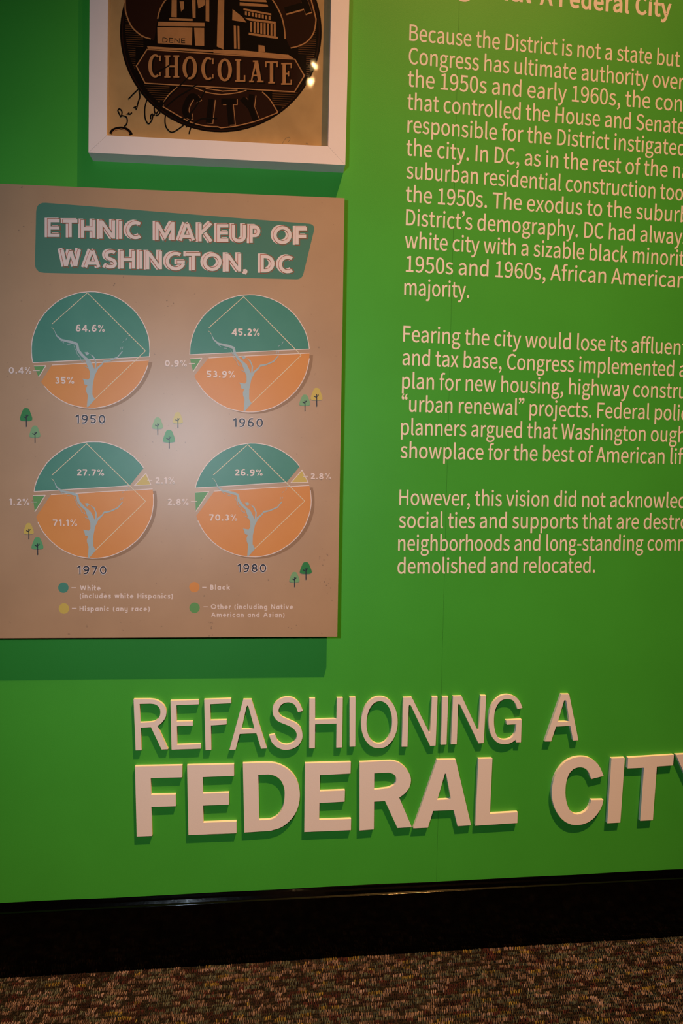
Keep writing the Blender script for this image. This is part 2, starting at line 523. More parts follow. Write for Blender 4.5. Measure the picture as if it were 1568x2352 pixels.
# ------------------------------------------------------------------ wall text (flat vinyl print on the wall)
GL = {",":[389,[[105,-266,175,-228,231,-179,274,-119,300,-50,310,27,305,78,291,120,269,151,239,170,202,176,172,173,145,161,124,143,110,118,105,87,110,56,124,31,144,13,170,1,199,-3,214,-1,208,-50,189,-93,161,-132,122,-164,74,-190]]],"-":[486,[[64,343,423,343,423,441,64,441]]],".":[389,[[195,-18,241,-6,274,28,287,78,282,111,269,138,249,159,224,172,195,176,165,172,140,159,120,138,107,111,102,78,115,28,148,-6]]],"0":[777,[[389,-18,497,3,586,67,652,174,694,323,709,517,694,708,652,856,586,961,497,1024,389,1045,281,1024,192,961,126,856,84,708,70,517,84,323,126,174,192,67,281,3],[389,85,324,101,270,151,229,235,203,356,193,517,203,676,229,797,270,880,324,928,389,944,454,928,509,880,550,797,576,676,585,517,576,356,550,235,509,151,454,101]]],"1":[777,[[123,0,686,0,686,106,480,106,480,1027,382,1027,289,984,169,954,169,873,353,873,353,106,123,106]]],"5":[777,[[367,-18,468,-3,560,41,634,113,685,211,703,333,687,455,643,547,576,611,491,649,394,661,336,656,286,642,239,620,266,917,653,917,653,1027,154,1027,120,548,189,504,244,537,298,558,360,564,432,554,491,524,535,476,563,411,573,331,562,248,531,181,484,130,424,99,354,88,288,94,231,111,182,136,139,167,102,202,38,118,83,77,138,40,202,10,278,-11]]],"6":[777,[[422,-18,514,-3,595,42,659,112,702,204,717,315,704,431,667,522,607,586,528,624,431,637,350,622,269,580,199,514,215,680,253,801,310,881,382,926,464,940,524,930,580,903,626,861,699,940,662,974,620,1003,572,1026,518,1040,458,1045,342,1026,238,965,155,859,99,702,78,490,95,307,143,165,216,63,311,2],[202,412,243,462,286,499,329,524,371,538,410,542,477,532,529,502,566,455,588,392,595,315,587,237,562,173,525,124,477,93,422,83,351,96,293,137,248,204,218,296]]],"9":[777,[[329,-18,442,2,543,65,626,175,681,338,702,557,685,733,637,870,563,967,468,1025,356,1045,264,1029,183,985,119,915,77,823,62,711,75,597,112,507,171,442,250,403,345,389,430,405,511,448,581,514,563,348,525,227,469,147,401,102,325,88,260,98,201,125,151,167,81,87,118,53,161,24,210,1,266,-13],[580,622,538,570,495,531,451,505,408,489,366,485,300,495,248,525,212,572,189,635,182,711,191,790,215,855,253,904,301,935,357,945,429,932,488,892,533,827,564,737]]],"A":[852,[[6,0,136,0,235,314,611,314,709,0,846,0,497,1027,353,1027],[268,416,318,574,420,922,426,922,529,574,578,416]]],"B":[920,[[141,0,468,0,596,12,704,48,786,108,839,192,857,301,847,378,819,441,775,490,717,525,648,546,648,553,701,578,743,615,773,662,792,716,798,776,782,871,734,942,659,990,562,1018,445,1027,141,1027],[270,591,270,924,429,924,516,919,583,901,632,869,661,823,671,759,662,701,634,655,586,620,517,598,423,591],[270,104,270,490,450,490,548,483,626,462,683,425,718,373,730,305,718,231,682,174,624,135,546,111,450,104]]],"C":[894,[[528,-18,604,-12,673,7,735,37,792,78,843,129,772,211,731,171,688,139,641,115,590,100,534,95,425,114,337,169,270,256,229,373,214,517,229,658,273,773,340,859,430,913,538,931,619,919,689,885,748,835,818,919,778,957,729,992,672,1019,608,1038,536,1045,389,1021,264,953,166,843,104,695,81,513,103,329,165,182,260,73,383,5]]],"D":[964,[[141,0,403,0,572,23,705,88,802,195,861,338,881,517,861,696,802,838,704,942,569,1005,398,1027,141,1027],[270,106,270,922,387,922,517,904,618,854,690,772,734,659,748,517,734,375,690,260,618,176,517,124,387,106]]],"F":[773,[[141,0,270,0,270,461,662,461,662,570,270,570,270,917,732,917,732,1027,141,1027]]],"H":[1020,[[141,0,270,0,270,485,749,485,749,0,880,0,880,1027,749,1027,749,597,270,597,270,1027,141,1027]]],"I":[410,[[141,0,270,0,270,1027,141,1027]]],"S":[835,[[426,-18,544,-4,641,38,713,100,759,180,775,273,764,355,734,421,689,473,631,514,563,548,417,611,369,632,323,657,284,688,257,730,246,783,255,833,281,874,321,905,374,925,438,931,527,920,605,887,672,836,739,919,692,960,638,995,576,1022,510,1039,438,1045,333,1032,244,995,175,937,131,862,115,773,127,692,161,627,209,577,265,538,324,510,471,445,526,420,574,393,610,360,634,318,643,262,633,206,606,160,562,125,502,103,427,95,364,101,303,118,245,145,191,180,144,223,67,133,124,82,190,40,262,8,341,-11]]],"T":[839,[[354,0,485,0,485,917,796,917,796,1027,43,1027,43,917,354,917]]],"W":[1230,[[254,0,408,0,560,619,612,853,618,853,668,619,824,0,980,0,1192,1027,1069,1027,958,468,902,134,894,134,821,468,678,1027,559,1027,417,468,345,134,339,134,277,468,169,1027,36,1027]]],"a":[789,[[304,-18,395,-3,479,36,556,91,560,91,571,0,676,0,676,468,667,573,637,659,586,725,512,766,413,780,296,764,195,726,115,681,164,592,230,632,307,662,392,674,456,663,501,634,530,592,545,539,549,482,376,454,245,414,154,358,100,287,83,197,93,122,124,62,171,18,232,-9],[340,85,297,90,260,103,231,126,213,160,206,206,217,261,253,307,318,345,415,375,549,396,549,185,478,130,410,97]]],"b":[866,[[464,-18,565,-1,655,51,728,135,776,249,794,392,781,523,744,630,683,711,598,762,492,780,407,766,326,727,252,674,258,810,258,1115,129,1115,129,0,231,0,242,78,248,78,318,27,391,-7],[443,90,387,97,324,122,258,168,258,569,328,625,395,660,459,672,536,659,593,622,632,563,654,485,661,391,650,287,620,204,574,142,514,103]]],"c":[714,[[429,-18,518,-7,601,26,675,77,619,164,567,126,507,99,440,88,362,102,296,140,247,201,216,282,204,380,216,477,249,558,300,620,366,659,444,672,500,664,550,641,595,606,660,690,601,735,528,767,438,780,325,763,225,712,145,630,92,519,73,380,90,241,140,131,216,49,314,-1]]],"d":[868,[[388,-18,475,-3,553,36,619,90,623,90,634,0,739,0,739,1115,611,1115,611,822,618,692,552,739,484,769,403,780,302,762,212,710,140,627,92,516,74,380,89,241,130,130,195,49,282,-1],[416,90,343,102,285,139,242,199,215,280,206,381,217,478,248,559,296,620,356,659,426,672,488,664,549,639,611,592,611,193,548,135,484,101]]],"e":[776,[[437,-18,532,-8,615,20,686,59,641,144,583,112,521,91,451,84,370,96,302,131,250,186,214,260,199,350,711,350,717,423,704,543,666,642,604,717,520,764,413,780,311,762,218,711,143,628,92,516,73,380,91,242,143,131,221,50,321,-1],[197,441,216,524,250,590,297,638,353,668,416,678,481,668,534,639,573,591,597,525,605,441]]],"f":[455,[[46,657,150,657,150,0,277,0,277,657,438,657,438,761,277,761,277,881,282,934,294,976,316,1006,346,1025,385,1031,427,1026,471,1010,499,1109,440,1126,371,1133,290,1122,228,1089,184,1037,158,968,150,882,150,761,46,754]]],"g":[790,[[385,-350,516,-336,622,-298,702,-241,753,-169,770,-87,760,-20,728,31,674,67,600,87,506,94,356,94,303,98,265,109,240,127,227,150,223,176,229,213,247,243,272,268,327,248,384,241,473,253,550,287,610,342,649,416,662,506,655,568,633,621,601,662,756,662,756,761,492,761,444,775,384,780,296,768,218,732,156,676,114,601,99,508,114,424,151,354,199,304,199,298,159,263,128,215,115,157,124,103,148,62,183,32,183,25,123,-24,85,-83,71,-147,86,-218,129,-275,195,-316,282,-342],[384,328,334,336,290,359,254,397,231,447,223,508,231,570,254,619,289,656,333,679,384,686,436,679,480,656,515,619,538,570,546,508,538,447,514,397,479,359,435,336],[403,-262,327,-256,266,-238,221,-211,193,-174,183,-129,191,-85,216,-41,261,0,312,-9,359,-11,490,-11,545,-14,588,-25,619,-43,638,-70,644,-108,633,-154,602,-196,552,-230,485,-253]]],"h":[850,[[129,0,258,0,258,552,328,616,393,655,465,668,519,661,559,638,588,598,604,541,609,465,609,0,737,0,737,482,728,587,701,670,655,731,590,768,504,780,445,774,391,755,341,728,295,693,252,653,258,810,258,1115,129,1115]]],"i":[385,[[129,0,258,0,258,761,129,761],[193,917,238,928,268,958,279,1003,268,1046,238,1075,193,1085,149,1075,120,1046,109,1003,120,958,149,928]]],"j":[385,[[49,-339,129,-328,188,-295,228,-243,251,-173,258,-87,258,761,130,761,130,-87,128,-138,119,-180,102,-211,75,-230,36,-237,-3,-232,-36,-223,-62,-319,-13,-333],[193,917,237,928,267,958,279,1003,267,1046,237,1075,193,1085,149,1075,119,1046,108,1003,119,958,149,928]]],"k":[773,[[129,0,255,0,255,200,398,367,620,0,759,0,472,454,725,761,583,761,261,360,255,360,255,1115,129,1115]]],"l":[398,[[263,-18,307,-15,338,-7,319,91,293,88,275,94,262,111,258,143,258,1115,129,1115,129,151,134,92,149,45,175,10,213,-11]]],"m":[1297,[[129,0,258,0,258,552,325,617,389,655,448,668,500,661,540,638,568,598,584,541,590,465,590,0,717,0,717,552,786,617,849,655,909,668,961,661,1001,638,1028,598,1045,541,1050,465,1050,0,1178,0,1178,482,1169,587,1142,670,1096,731,1032,768,948,780,894,773,842,753,792,723,744,682,696,634,674,684,643,724,602,755,550,774,486,780,433,774,383,755,335,727,291,691,249,650,246,650,234,761,129,761]]],"n":[854,[[129,0,258,0,258,552,328,616,393,655,465,668,519,661,559,638,588,598,604,541,609,465,609,0,737,0,737,482,728,587,701,670,655,731,590,768,504,780,445,774,390,755,340,727,293,691,249,650,246,650,234,761,129,761]]],"o":[849,[[424,-18,532,-1,629,49,706,131,757,241,776,380,757,519,706,630,629,712,532,763,424,780,316,763,220,712,143,630,92,519,73,380,92,241,143,131,220,49,316,-1],[424,88,351,102,290,140,244,201,215,282,204,380,215,477,244,558,290,620,351,659,424,672,498,659,559,620,606,558,635,477,646,380,635,282,606,201,559,140,498,102]]],"p":[868,[[129,-321,258,-321,258,-63,254,70,323,22,394,-8,464,-18,565,-1,655,51,728,135,776,249,794,392,781,523,744,630,683,711,598,762,492,780,405,765,323,726,249,672,246,672,234,761,129,761],[443,90,387,97,324,122,258,168,258,569,328,625,395,660,459,672,536,659,593,622,632,563,654,485,661,391,650,287,620,204,574,142,514,103]]],"r":[543,[[129,0,258,0,258,489,291,557,328,607,368,640,409,659,448,665,488,662,522,653,546,763,509,776,465,780,415,773,368,752,324,719,284,675,249,622,246,622,234,761,129,761]]],"s":[655,[[328,-18,425,-7,502,26,558,75,592,137,604,207,590,283,554,339,502,381,439,412,373,438,323,458,278,478,242,502,218,532,209,570,214,605,231,635,259,659,298,675,350,681,413,672,470,648,522,613,584,693,518,737,439,768,349,780,258,769,185,739,131,692,98,633,87,564,100,495,134,442,184,401,244,370,308,345,358,325,406,303,445,275,472,242,482,200,476,163,458,130,428,104,386,87,332,81,248,93,175,124,106,172,45,87,126,33,222,-4]]],"t":[528,[[367,-18,439,-9,508,10,483,106,441,92,396,85,350,92,317,110,295,140,282,180,279,231,279,657,486,657,486,761,279,761,279,975,172,975,158,761,38,754,38,657,151,657,151,235,158,150,181,80,221,27,283,-6]]],"u":[850,[[352,-18,411,-12,464,6,513,35,559,73,602,119,606,119,616,0,723,0,723,761,595,761,595,221,553,173,514,137,475,112,434,97,389,92,336,100,296,123,268,162,252,219,246,294,246,761,118,761,118,279,127,173,154,90,200,30,265,-6]]],"v":[730,[[293,0,443,0,711,761,585,761,441,328,371,104,364,104,294,328,151,761,18,761]]],"w":[1123,[[249,0,398,0,506,408,557,629,564,629,616,410,725,0,881,0,1087,761,964,761,853,321,807,109,800,109,746,321,627,761,503,761,384,321,333,109,326,109,282,321,168,761,38,761]]],"x":[697,[[21,0,155,0,258,178,335,314,342,314,424,178,536,0,676,0,426,384,657,761,524,761,430,594,363,466,356,466,282,594,179,761,41,761,272,396]]],"y":[730,[[141,-328,224,-315,292,-278,346,-221,390,-149,426,-64,711,761,587,761,450,339,388,123,381,123,305,339,151,761,18,761,324,-1,307,-59,285,-112,257,-157,224,-192,183,-215,136,-223,104,-218,77,-210,52,-312,92,-324]]],"z":[665,[[49,0,625,0,625,104,210,104,612,692,612,761,92,761,92,657,450,657,49,69]]],"’":[1401,[[67,839,97,786,149,817,197,860,236,914,262,977,272,1048,266,1091,250,1128,226,1156,196,1174,161,1181,127,1176,100,1162,81,1141,70,1116,66,1090,77,1044,108,1012,154,1000,176,1004,192,1011,176,948,133,887]]],"“":[1401,[[1078,1133,1049,1186,996,1155,949,1112,910,1059,884,996,874,924,880,881,896,844,920,816,950,798,985,791,1019,797,1045,811,1064,832,1076,856,1080,882,1069,928,1039,960,993,972,971,969,954,961,969,1024,1013,1085],[1347,1133,1318,1186,1265,1155,1218,1112,1179,1059,1152,996,1143,924,1149,881,1164,844,1189,816,1219,798,1254,791,1288,797,1314,811,1333,832,1345,856,1349,882,1338,928,1307,960,1261,972,1239,969,1223,961,1238,1024,1281,1085]]],"”":[1401,[[322,839,352,786,404,817,452,860,491,914,517,977,527,1048,521,1091,505,1128,481,1156,451,1174,416,1181,382,1176,355,1162,336,1141,325,1116,321,1090,332,1044,362,1012,408,1000,430,1004,447,1011,431,948,388,887],[53,839,83,786,135,817,183,860,222,914,248,977,258,1048,252,1091,236,1128,212,1156,182,1174,147,1181,113,1176,86,1162,67,1141,56,1116,52,1090,63,1044,94,1012,140,1000,162,1004,178,1011,162,948,119,887]]]," ":[314,[]]}
GL = {k: (v[0], [[(p[i], p[i + 1]) for i in range(0, len(p), 2)] for p in v[1]]) for k, v in GL.items()}
WIDTH = {'’': 300, '“': 470, '”': 470, '1': 777}
def offs(cs, o):
    if not o or not cs: return cs
    big = max(cs, key=lambda c: abs(area(c)))
    sg = 1 if area(big) > 0 else -1
    r = []
    for c in cs:
        n = len(c); q = []
        for i in range(n):
            a, b_, c2 = c[i - 1], c[i], c[(i + 1) % n]
            d1 = (b_[0] - a[0], b_[1] - a[1]); d2 = (c2[0] - b_[0], c2[1] - b_[1])
            l1, l2 = math.hypot(*d1) or 1, math.hypot(*d2) or 1
            n1 = (d1[1] / l1 * sg, -d1[0] / l1 * sg); n2 = (d2[1] / l2 * sg, -d2[0] / l2 * sg)
            m_ = (n1[0] + n2[0], n1[1] + n2[1]); l = math.hypot(*m_)
            if l < .2: m_ = n1; l = 1
            m_ = (m_[0] / l, m_[1] / l)
            k = o / max(.6, m_[0] * n1[0] + m_[1] * n1[1])
            q.append((b_[0] + m_[0] * k, b_[1] + m_[1] * k))
        r.append(q)
    return r

def layout(txt, bold, track=0):
    x = 0; out = []
    for ch in txt:
        adv, cs = GL[ch]
        if ch in '’“”':
            if cs:
                mn = min(p[0] for c in cs for p in c); mxx = max(p[0] for c in cs for p in c)
                cs = [[(p[0] - mn + 50, p[1]) for p in c] for c in cs]
                adv = mxx - mn + 100
        if cs: out.append([[(p[0] + x, p[1]) for p in c] for c in offs(cs, bold)])
        else: out.append([])
        x += adv + track + (bold * 1.2)
    return out

CAPH = at(917, 1124.5)[1] - at(917, 1159.7)[1]
def wall_line(text, prefix, p0, p1, bold=0, caph=None, track=0):
    g = layout(text, bold, track)
    pre = [p for gl in g[:len(prefix)] for c in gl for p in c]
    xa, xb = min(p[0] for p in pre), max(p[0] for p in pre)
    A, B = Vector(at(*p0)), Vector(at(*p1))
    U = (B - A); Lw = U.length; U.normalize(); N = Vector((-U.y, U.x))
    sxx = Lw / (xb - xa); syy = (caph or CAPH) / 1027
    sh = []
    for gl in g:
        if not gl: continue
        cons = [[tuple(A + U * ((p[0] - xa) * sxx) + N * (p[1] * syy)) for p in c] for c in gl]
        sh.append((cons, 0.00006, 0.0))
        if not bold:                     # a hair of extra weight round each letter
            for c in cons:
                for i in range(len(c)):
                    p, q = Vector(c[i - 1]), Vector(c[i])
                    e = q - p
                    if e.length < 1e-7: continue
                    e.normalize()
                    n_ = Vector((-e.y, e.x)) * 7 * syy
                    e = e * 4 * syy
                    sh.append(([[tuple(p - e + n_), tuple(p - e - n_), tuple(q + e - n_), tuple(q + e + n_)]], 0.00003 + (i % 7) * 0.000004, 0.0))
    return make('text_line', sh, M['vinyl'], wall)

LN = [
 ('Because the District is not a state but', None, (939.7, 93.2), (1560.2, 153.5)),
 ('Congress has ultimate authority over', 'Congress has ultimate authority', (938.2, 146.6), (1487.8, 198.4)),
 ('the 1950s and early 1960s, the cons', 'the 1950s and early 1960s, the', (935.8, 198.4), (1491.9, 249.3)),
 ('that controlled the House and Senate', 'that controlled the House and', (935.1, 251.5), (1447, 296.6)),
 ('responsible for the District instigated', 'responsible for the District', (935.3, 304), (1398.2, 343)),
 ('the city. In DC, as in the rest of the nation', 'the city. In DC, as in the rest of the', (932.5, 356.7), (1531.6, 406.8)),
 ('suburban residential construction took', 'suburban residential construction', (933.2, 409.4), (1503.4, 455.6)),
 ('the 1950s. The exodus to the suburbs', 'the 1950s. The exodus to the', (931.4, 463.4), (1448.7, 501.8)),
 ('District’s demography. DC had always', 'District’s demography. DC had', (931.9, 517.1), (1456.1, 553.6)),
 ('white city with a sizable black minority', 'white city with a sizable black', (929.3, 569.4), (1440.5, 602.8)),
 ('1950s and 1960s, African Americans', '1950s and 1960s, African', (931.9, 624), (1390.6, 650.7)),
 ('majority.', None, (928.2, 677.2), (1076.7, 684.1)),
 ('Fearing the city would lose its affluent', 'Fearing the city would lose its', (925.6, 784.4), (1438.3, 808.7)),
 ('and tax base, Congress implemented a', 'and tax base, Congress implemented', (923.9, 838.2), (1546.3, 864.2)),
 ('plan for new housing, highway construction', 'plan for new housing, highway', (923.2, 892.2), (1443.3, 910.8)),
 ('“urban renewal” projects. Federal polic', '“urban renewal” projects. Federal', (921.7, 944.9), (1490.4, 963.3)),
 ('planners argued that Washington ought', 'planners argued that Washington', (920.6, 998.2), (1481.3, 1013.2)),
 ('showplace for the best of American life', 'showplace for the best of American', (919.5, 1051.7), (1524.6, 1064.8)),
 ('However, this vision did not acknowledge', 'However, this vision did not', (916.9, 1159.7), (1389.5, 1164.7)),
 ('social ties and supports that are destro', 'social ties and supports that are', (915.8, 1212.2), (1466, 1214.6)),
 ('neighborhoods and long-standing comm', 'neighborhoods and long-standing', (914.1, 1264.9), (1476.3, 1264.3)),
 ('demolished and relocated.', None, (912.6, 1317.4), (1365.7, 1314.8)),
]
for t, p, a, b_ in LN:
    wall_line(t, p or t, a, b_)
o = wall_line('A Federal City', 'A Federal City', (1238.8, 9.0), (1540.7, 39.5), 42, CAPH * 1.08)
o['label'] = 'bolder heading line of the printed text'
o = wall_line('gional', 'gional', (1050, -13.0), (1220, 6.0), 42, CAPH * 1.08)
o['label'] = 'bolder heading line of the printed text'

# ------------------------------------------------------------------ raised letters
TL = 0.0052          # thickness of the raised letters
def zz(ox, oy, s, pts): return [(ox + x / s, oy + y / s) for x, y in pts]
GRP1, GRP2 = 'thin raised letters of the upper title line', 'bold raised letters of the lower title line'
def letter(label, cons, grp):
    # stand-off: the back face touches the wall
    o = make('raised_letter', [(W(cons, TL), TL, TL)], M['letter'])
    return tag(o, label, 'letter', grp)
Z = lambda pts: zz(300, 1590, 6.031, pts)
letter('thin raised white letter R, first of the upper title line',
       [Z([(40, 97)] + spl([(260, 96), (350, 108), (420, 145), (465, 190), (490, 245), (493, 290), (480, 350), (445, 405), (405, 445), (368, 467)], n=4) + [(517, 790), (428, 793), (280, 483), (138, 490), (150, 803), (68, 805)]),
        Z([(123, 162)] + spl([(270, 158), (330, 166), (378, 192), (405, 232), (411, 285), (400, 335), (370, 378), (325, 405), (275, 417)], n=4) + [(135, 423)])], GRP1)
letter('thin raised white letter E between R and F in the upper title line',
       [Z([(551, 118), (942, 107), (944, 168), (633, 180), (638, 407), (859, 402), (860, 463), (640, 470), (643, 731), (972, 722), (973, 781), (566, 795)])], GRP1)
letter('thin raised white letter F left of the first A in the upper title line',
       [Z([(1018, 101), (1392, 89), (1393, 152), (1101, 165), (1107, 391), (1328, 385), (1329, 445), (1111, 460), (1116, 798), (1037, 802)])], GRP1)
Z = lambda pts: zz(540, 1590, 6.031, pts)
letter('thin raised white letter A between F and S in the upper title line',
       [Z([(112, 100), (226, 99), (439, 778), (358, 782), (293, 568), (62, 577), (5, 795), (-80, 799)]),
        Z([(165, 187), (175, 187), (184, 200), (265, 496), (256, 510), (86, 515), (155, 205)])], GRP1)
sc = [(868, 275), (938, 260), (905, 180), (860, 120), (800, 80), (720, 68), (640, 85), (570, 130), (525, 195), (517, 265), (535, 335), (590, 400), (680, 440), (780, 485), (840, 545), (852, 610), (830, 670), (780, 710), (715, 728), (640, 712), (580, 660), (548, 582), (472, 600), (505, 690), (560, 750), (640, 790), (715, 797), (800, 780), (875, 735), (920, 665), (932, 595), (915, 510), (870, 450), (800, 408), (700, 365), (630, 325), (600, 270), (610, 215), (650, 165), (720, 140), (790, 152), (835, 190), (862, 255)]
sc = sc[:2] + spl(sc[1:22], n=3)[1:-1] + [sc[21]] + [sc[22]] + spl(sc[22:], n=3)[1:]
letter('thin raised white letter S in the upper title line', [Z(sc)], GRP1)
letter('thin raised white letter H in the upper title line',
       [Z([(1027, 85), (1107, 84), (1107, 377), (1404, 368), (1407, 78), (1490, 77), (1480, 764), (1400, 767), (1404, 433), (1107, 441), (1103, 777), (1025, 778)])], GRP1)
Z = lambda pts: zz(780, 1580, 6.031, pts)
letter('thin raised white letter I between H and O in the upper title line',
       [Z([(137, 133), (219, 132), (215, 812), (138, 815)])], GRP1)
letter('thin raised white letter O in the upper title line',
       [[(780 + x / 6.031, 1580 + y / 6.031) for x, y in [(549 + 253 * (abs(math.cos(a)) ** .93) * (1 if math.cos(a) > 0 else -1) - 8 * math.sin(a), 479 + 358 * math.sin(a)) for a in [math.radians(i * 6) for i in range(60)]]],
        [(780 + x / 6.031, 1580 + y / 6.031) for x, y in [(548 + 178 * (abs(math.cos(a)) ** .93) * (1 if math.cos(a) > 0 else -1) - 8 * math.sin(a), 480 + 295 * math.sin(a)) for a in [math.radians(i * 6) for i in range(60)]]]], GRP1)
letter('thin raised white letter N right of the O in the upper title line',
       [Z([(880, 135), (1000, 132), (1225, 590), (1238, 620), (1253, 612), (1257, 590), (1277, 124), (1355, 123), (1327, 799), (1252, 803), (988, 250), (975, 237), (960, 240), (955, 258), (937, 815), (858, 815)])], GRP1)
letter('thin raised white letter I between the two Ns of the upper title line',
       [Z([(1422, 124), (1502, 122), (1478, 786), (1400, 790)])], GRP1)
Z = lambda pts: zz(1030, 1580, 5.058, pts)
letter('thin raised white letter N left of the G in the upper title line',
       [Z([(52, 98), (152, 96), (330, 480), (340, 493), (348, 488), (352, 470), (372, 90), (435, 90), (408, 641), (348, 645), (132, 195), (120, 183), (110, 195), (94, 656), (27, 657)])], GRP1)
gc_o = [(857, 233), (825, 155), (775, 105), (690, 77), (600, 95), (530, 155), (485, 240), (465, 345), (470, 460), (500, 560), (560, 630), (640, 656), (720, 642), (782, 600)]
gc_i = [(780, 490), (760, 545), (715, 588), (650, 603), (590, 588), (550, 535), (530, 450), (527, 350), (540, 260), (575, 185), (625, 140), (690, 128), (745, 145), (780, 190), (800, 247)]
letter('thin raised white letter G in the upper title line',
       [Z(spl(gc_o, n=3) + [(786, 633), (840, 633), (849, 367), (668, 377), (676, 427), (787, 422)] + spl(gc_i, n=3))], GRP1)
letter('thin raised white letter A standing alone at the end of the upper title line',
       [Z([(1308, 74), (1400, 73), (1507, 608), (1445, 611), (1413, 441), (1247, 450), (1190, 622), (1117, 622)]),
        Z([(1347, 143), (1358, 143), (1366, 152), (1402, 385), (1395, 392), (1268, 395), (1340, 150)])], GRP1)

Z = lambda pts: zz(300, 1735, 5.227, pts)
letter('bold raised white letter F, first of the lower title line',
       [Z([(51, 133), (619, 122), (617, 264), (240, 274), (246, 475), (540, 469), (542, 609), (248, 620), (258, 967), (73, 975)])], GRP2)
letter('bold raised white letter E left of the D in the lower title line',
       [Z([(677, 121), (1240, 107), (1241, 245), (863, 261), (868, 460), (1180, 449), (1181, 590), (869, 603), (874, 809), (1269, 795), (1270, 935), (693, 956)])], GRP2)
Z = lambda pts: zz(540, 1735, 5.227, pts)
letter('bold raised white letter D in the lower title line',
       [Z([(92, 97)] + spl([(360, 88), (480, 97), (590, 140), (680, 210), (745, 310), (775, 440), (765, 580), (720, 700), (640, 800), (540, 870), (420, 905)], n=3) + [(110, 927)]),
        Z([(277, 232)] + spl([(400, 229), (480, 248), (550, 305), (588, 395), (593, 490), (578, 600), (530, 700), (465, 755), (400, 775)], n=3) + [(288, 779)])], GRP2)
letter('bold raised white letter E between D and R in the lower title line',
       [Z([(838, 97), (1388, 82), (1384, 218), (1017, 236), (1015, 431), (1317, 420), (1313, 555), (1011, 573), (1008, 777), (1391, 763), (1389, 897), (829, 920)])], GRP2)
Z = lambda pts: zz(810, 1725, 4.021, pts)
letter('bold raised white letter R in the lower title line',
       [Z([(62, 104)] + spl([(350, 92), (420, 106), (485, 155), (525, 215), (537, 275), (520, 340), (480, 392), (428, 430)], n=3) + [(545, 703), (412, 711), (297, 461), (197, 468), (194, 724), (62, 734)]),
        Z([(198, 206)] + spl([(330, 200), (375, 213), (399, 245), (396, 290), (372, 322), (320, 344)], n=3) + [(197, 358)])], GRP2)
letter('bold raised white letter A in the lower title line',
       [Z([(777, 83), (950, 80), (1092, 686), (967, 694), (931, 545), (741, 553), (694, 708), (558, 714)]),
        Z([(850, 209), (861, 209), (905, 435), (898, 446), (780, 452)])], GRP2)
letter('bold raised white letter L in the lower title line',
       [Z([(1159, 72), (1289, 69), (1266, 580), (1523, 565), (1519, 665), (1131, 690)])], GRP2)
Z = lambda pts: zz(1240, 1710, 4.780, pts)
co = [(697, 346), (660, 255), (610, 190), (540, 148), (455, 134), (365, 148), (280, 190), (205, 270), (155, 370), (130, 490), (137, 620), (175, 730), (240, 820), (320, 872), (400, 885), (490, 870), (575, 822), (645, 740), (680, 670), (695, 608)]
ci = [(560, 610), (540, 680), (490, 740), (410, 768), (350, 745), (305, 680), (280, 570), (283, 440), (310, 340), (360, 275), (430, 250), (490, 262), (530, 300), (562, 380)]
letter('bold raised white letter C in the lower title line',
       [Z(spl(co, n=3) + spl(ci, n=3))], GRP2)
letter('bold raised white letter I in the lower title line',
       [Z([(783, 153), (930, 147), (880, 857), (737, 865)])], GRP2)
letter('bold raised white letter T near the right edge in the lower title line',
       [Z([(966, 146), (1468, 113), (1459, 230), (1281, 242), (1238, 831), (1098, 838), (1140, 255), (960, 263)])], GRP2)
letter('bold raised white letter Y cut by the right edge of the photo',
       [Z([(1490, 112), (1640, 104), (1720, 330), (1800, 96), (1950, 88), (1790, 480), (1770, 760), (1620, 770), (1655, 480)])], GRP2)

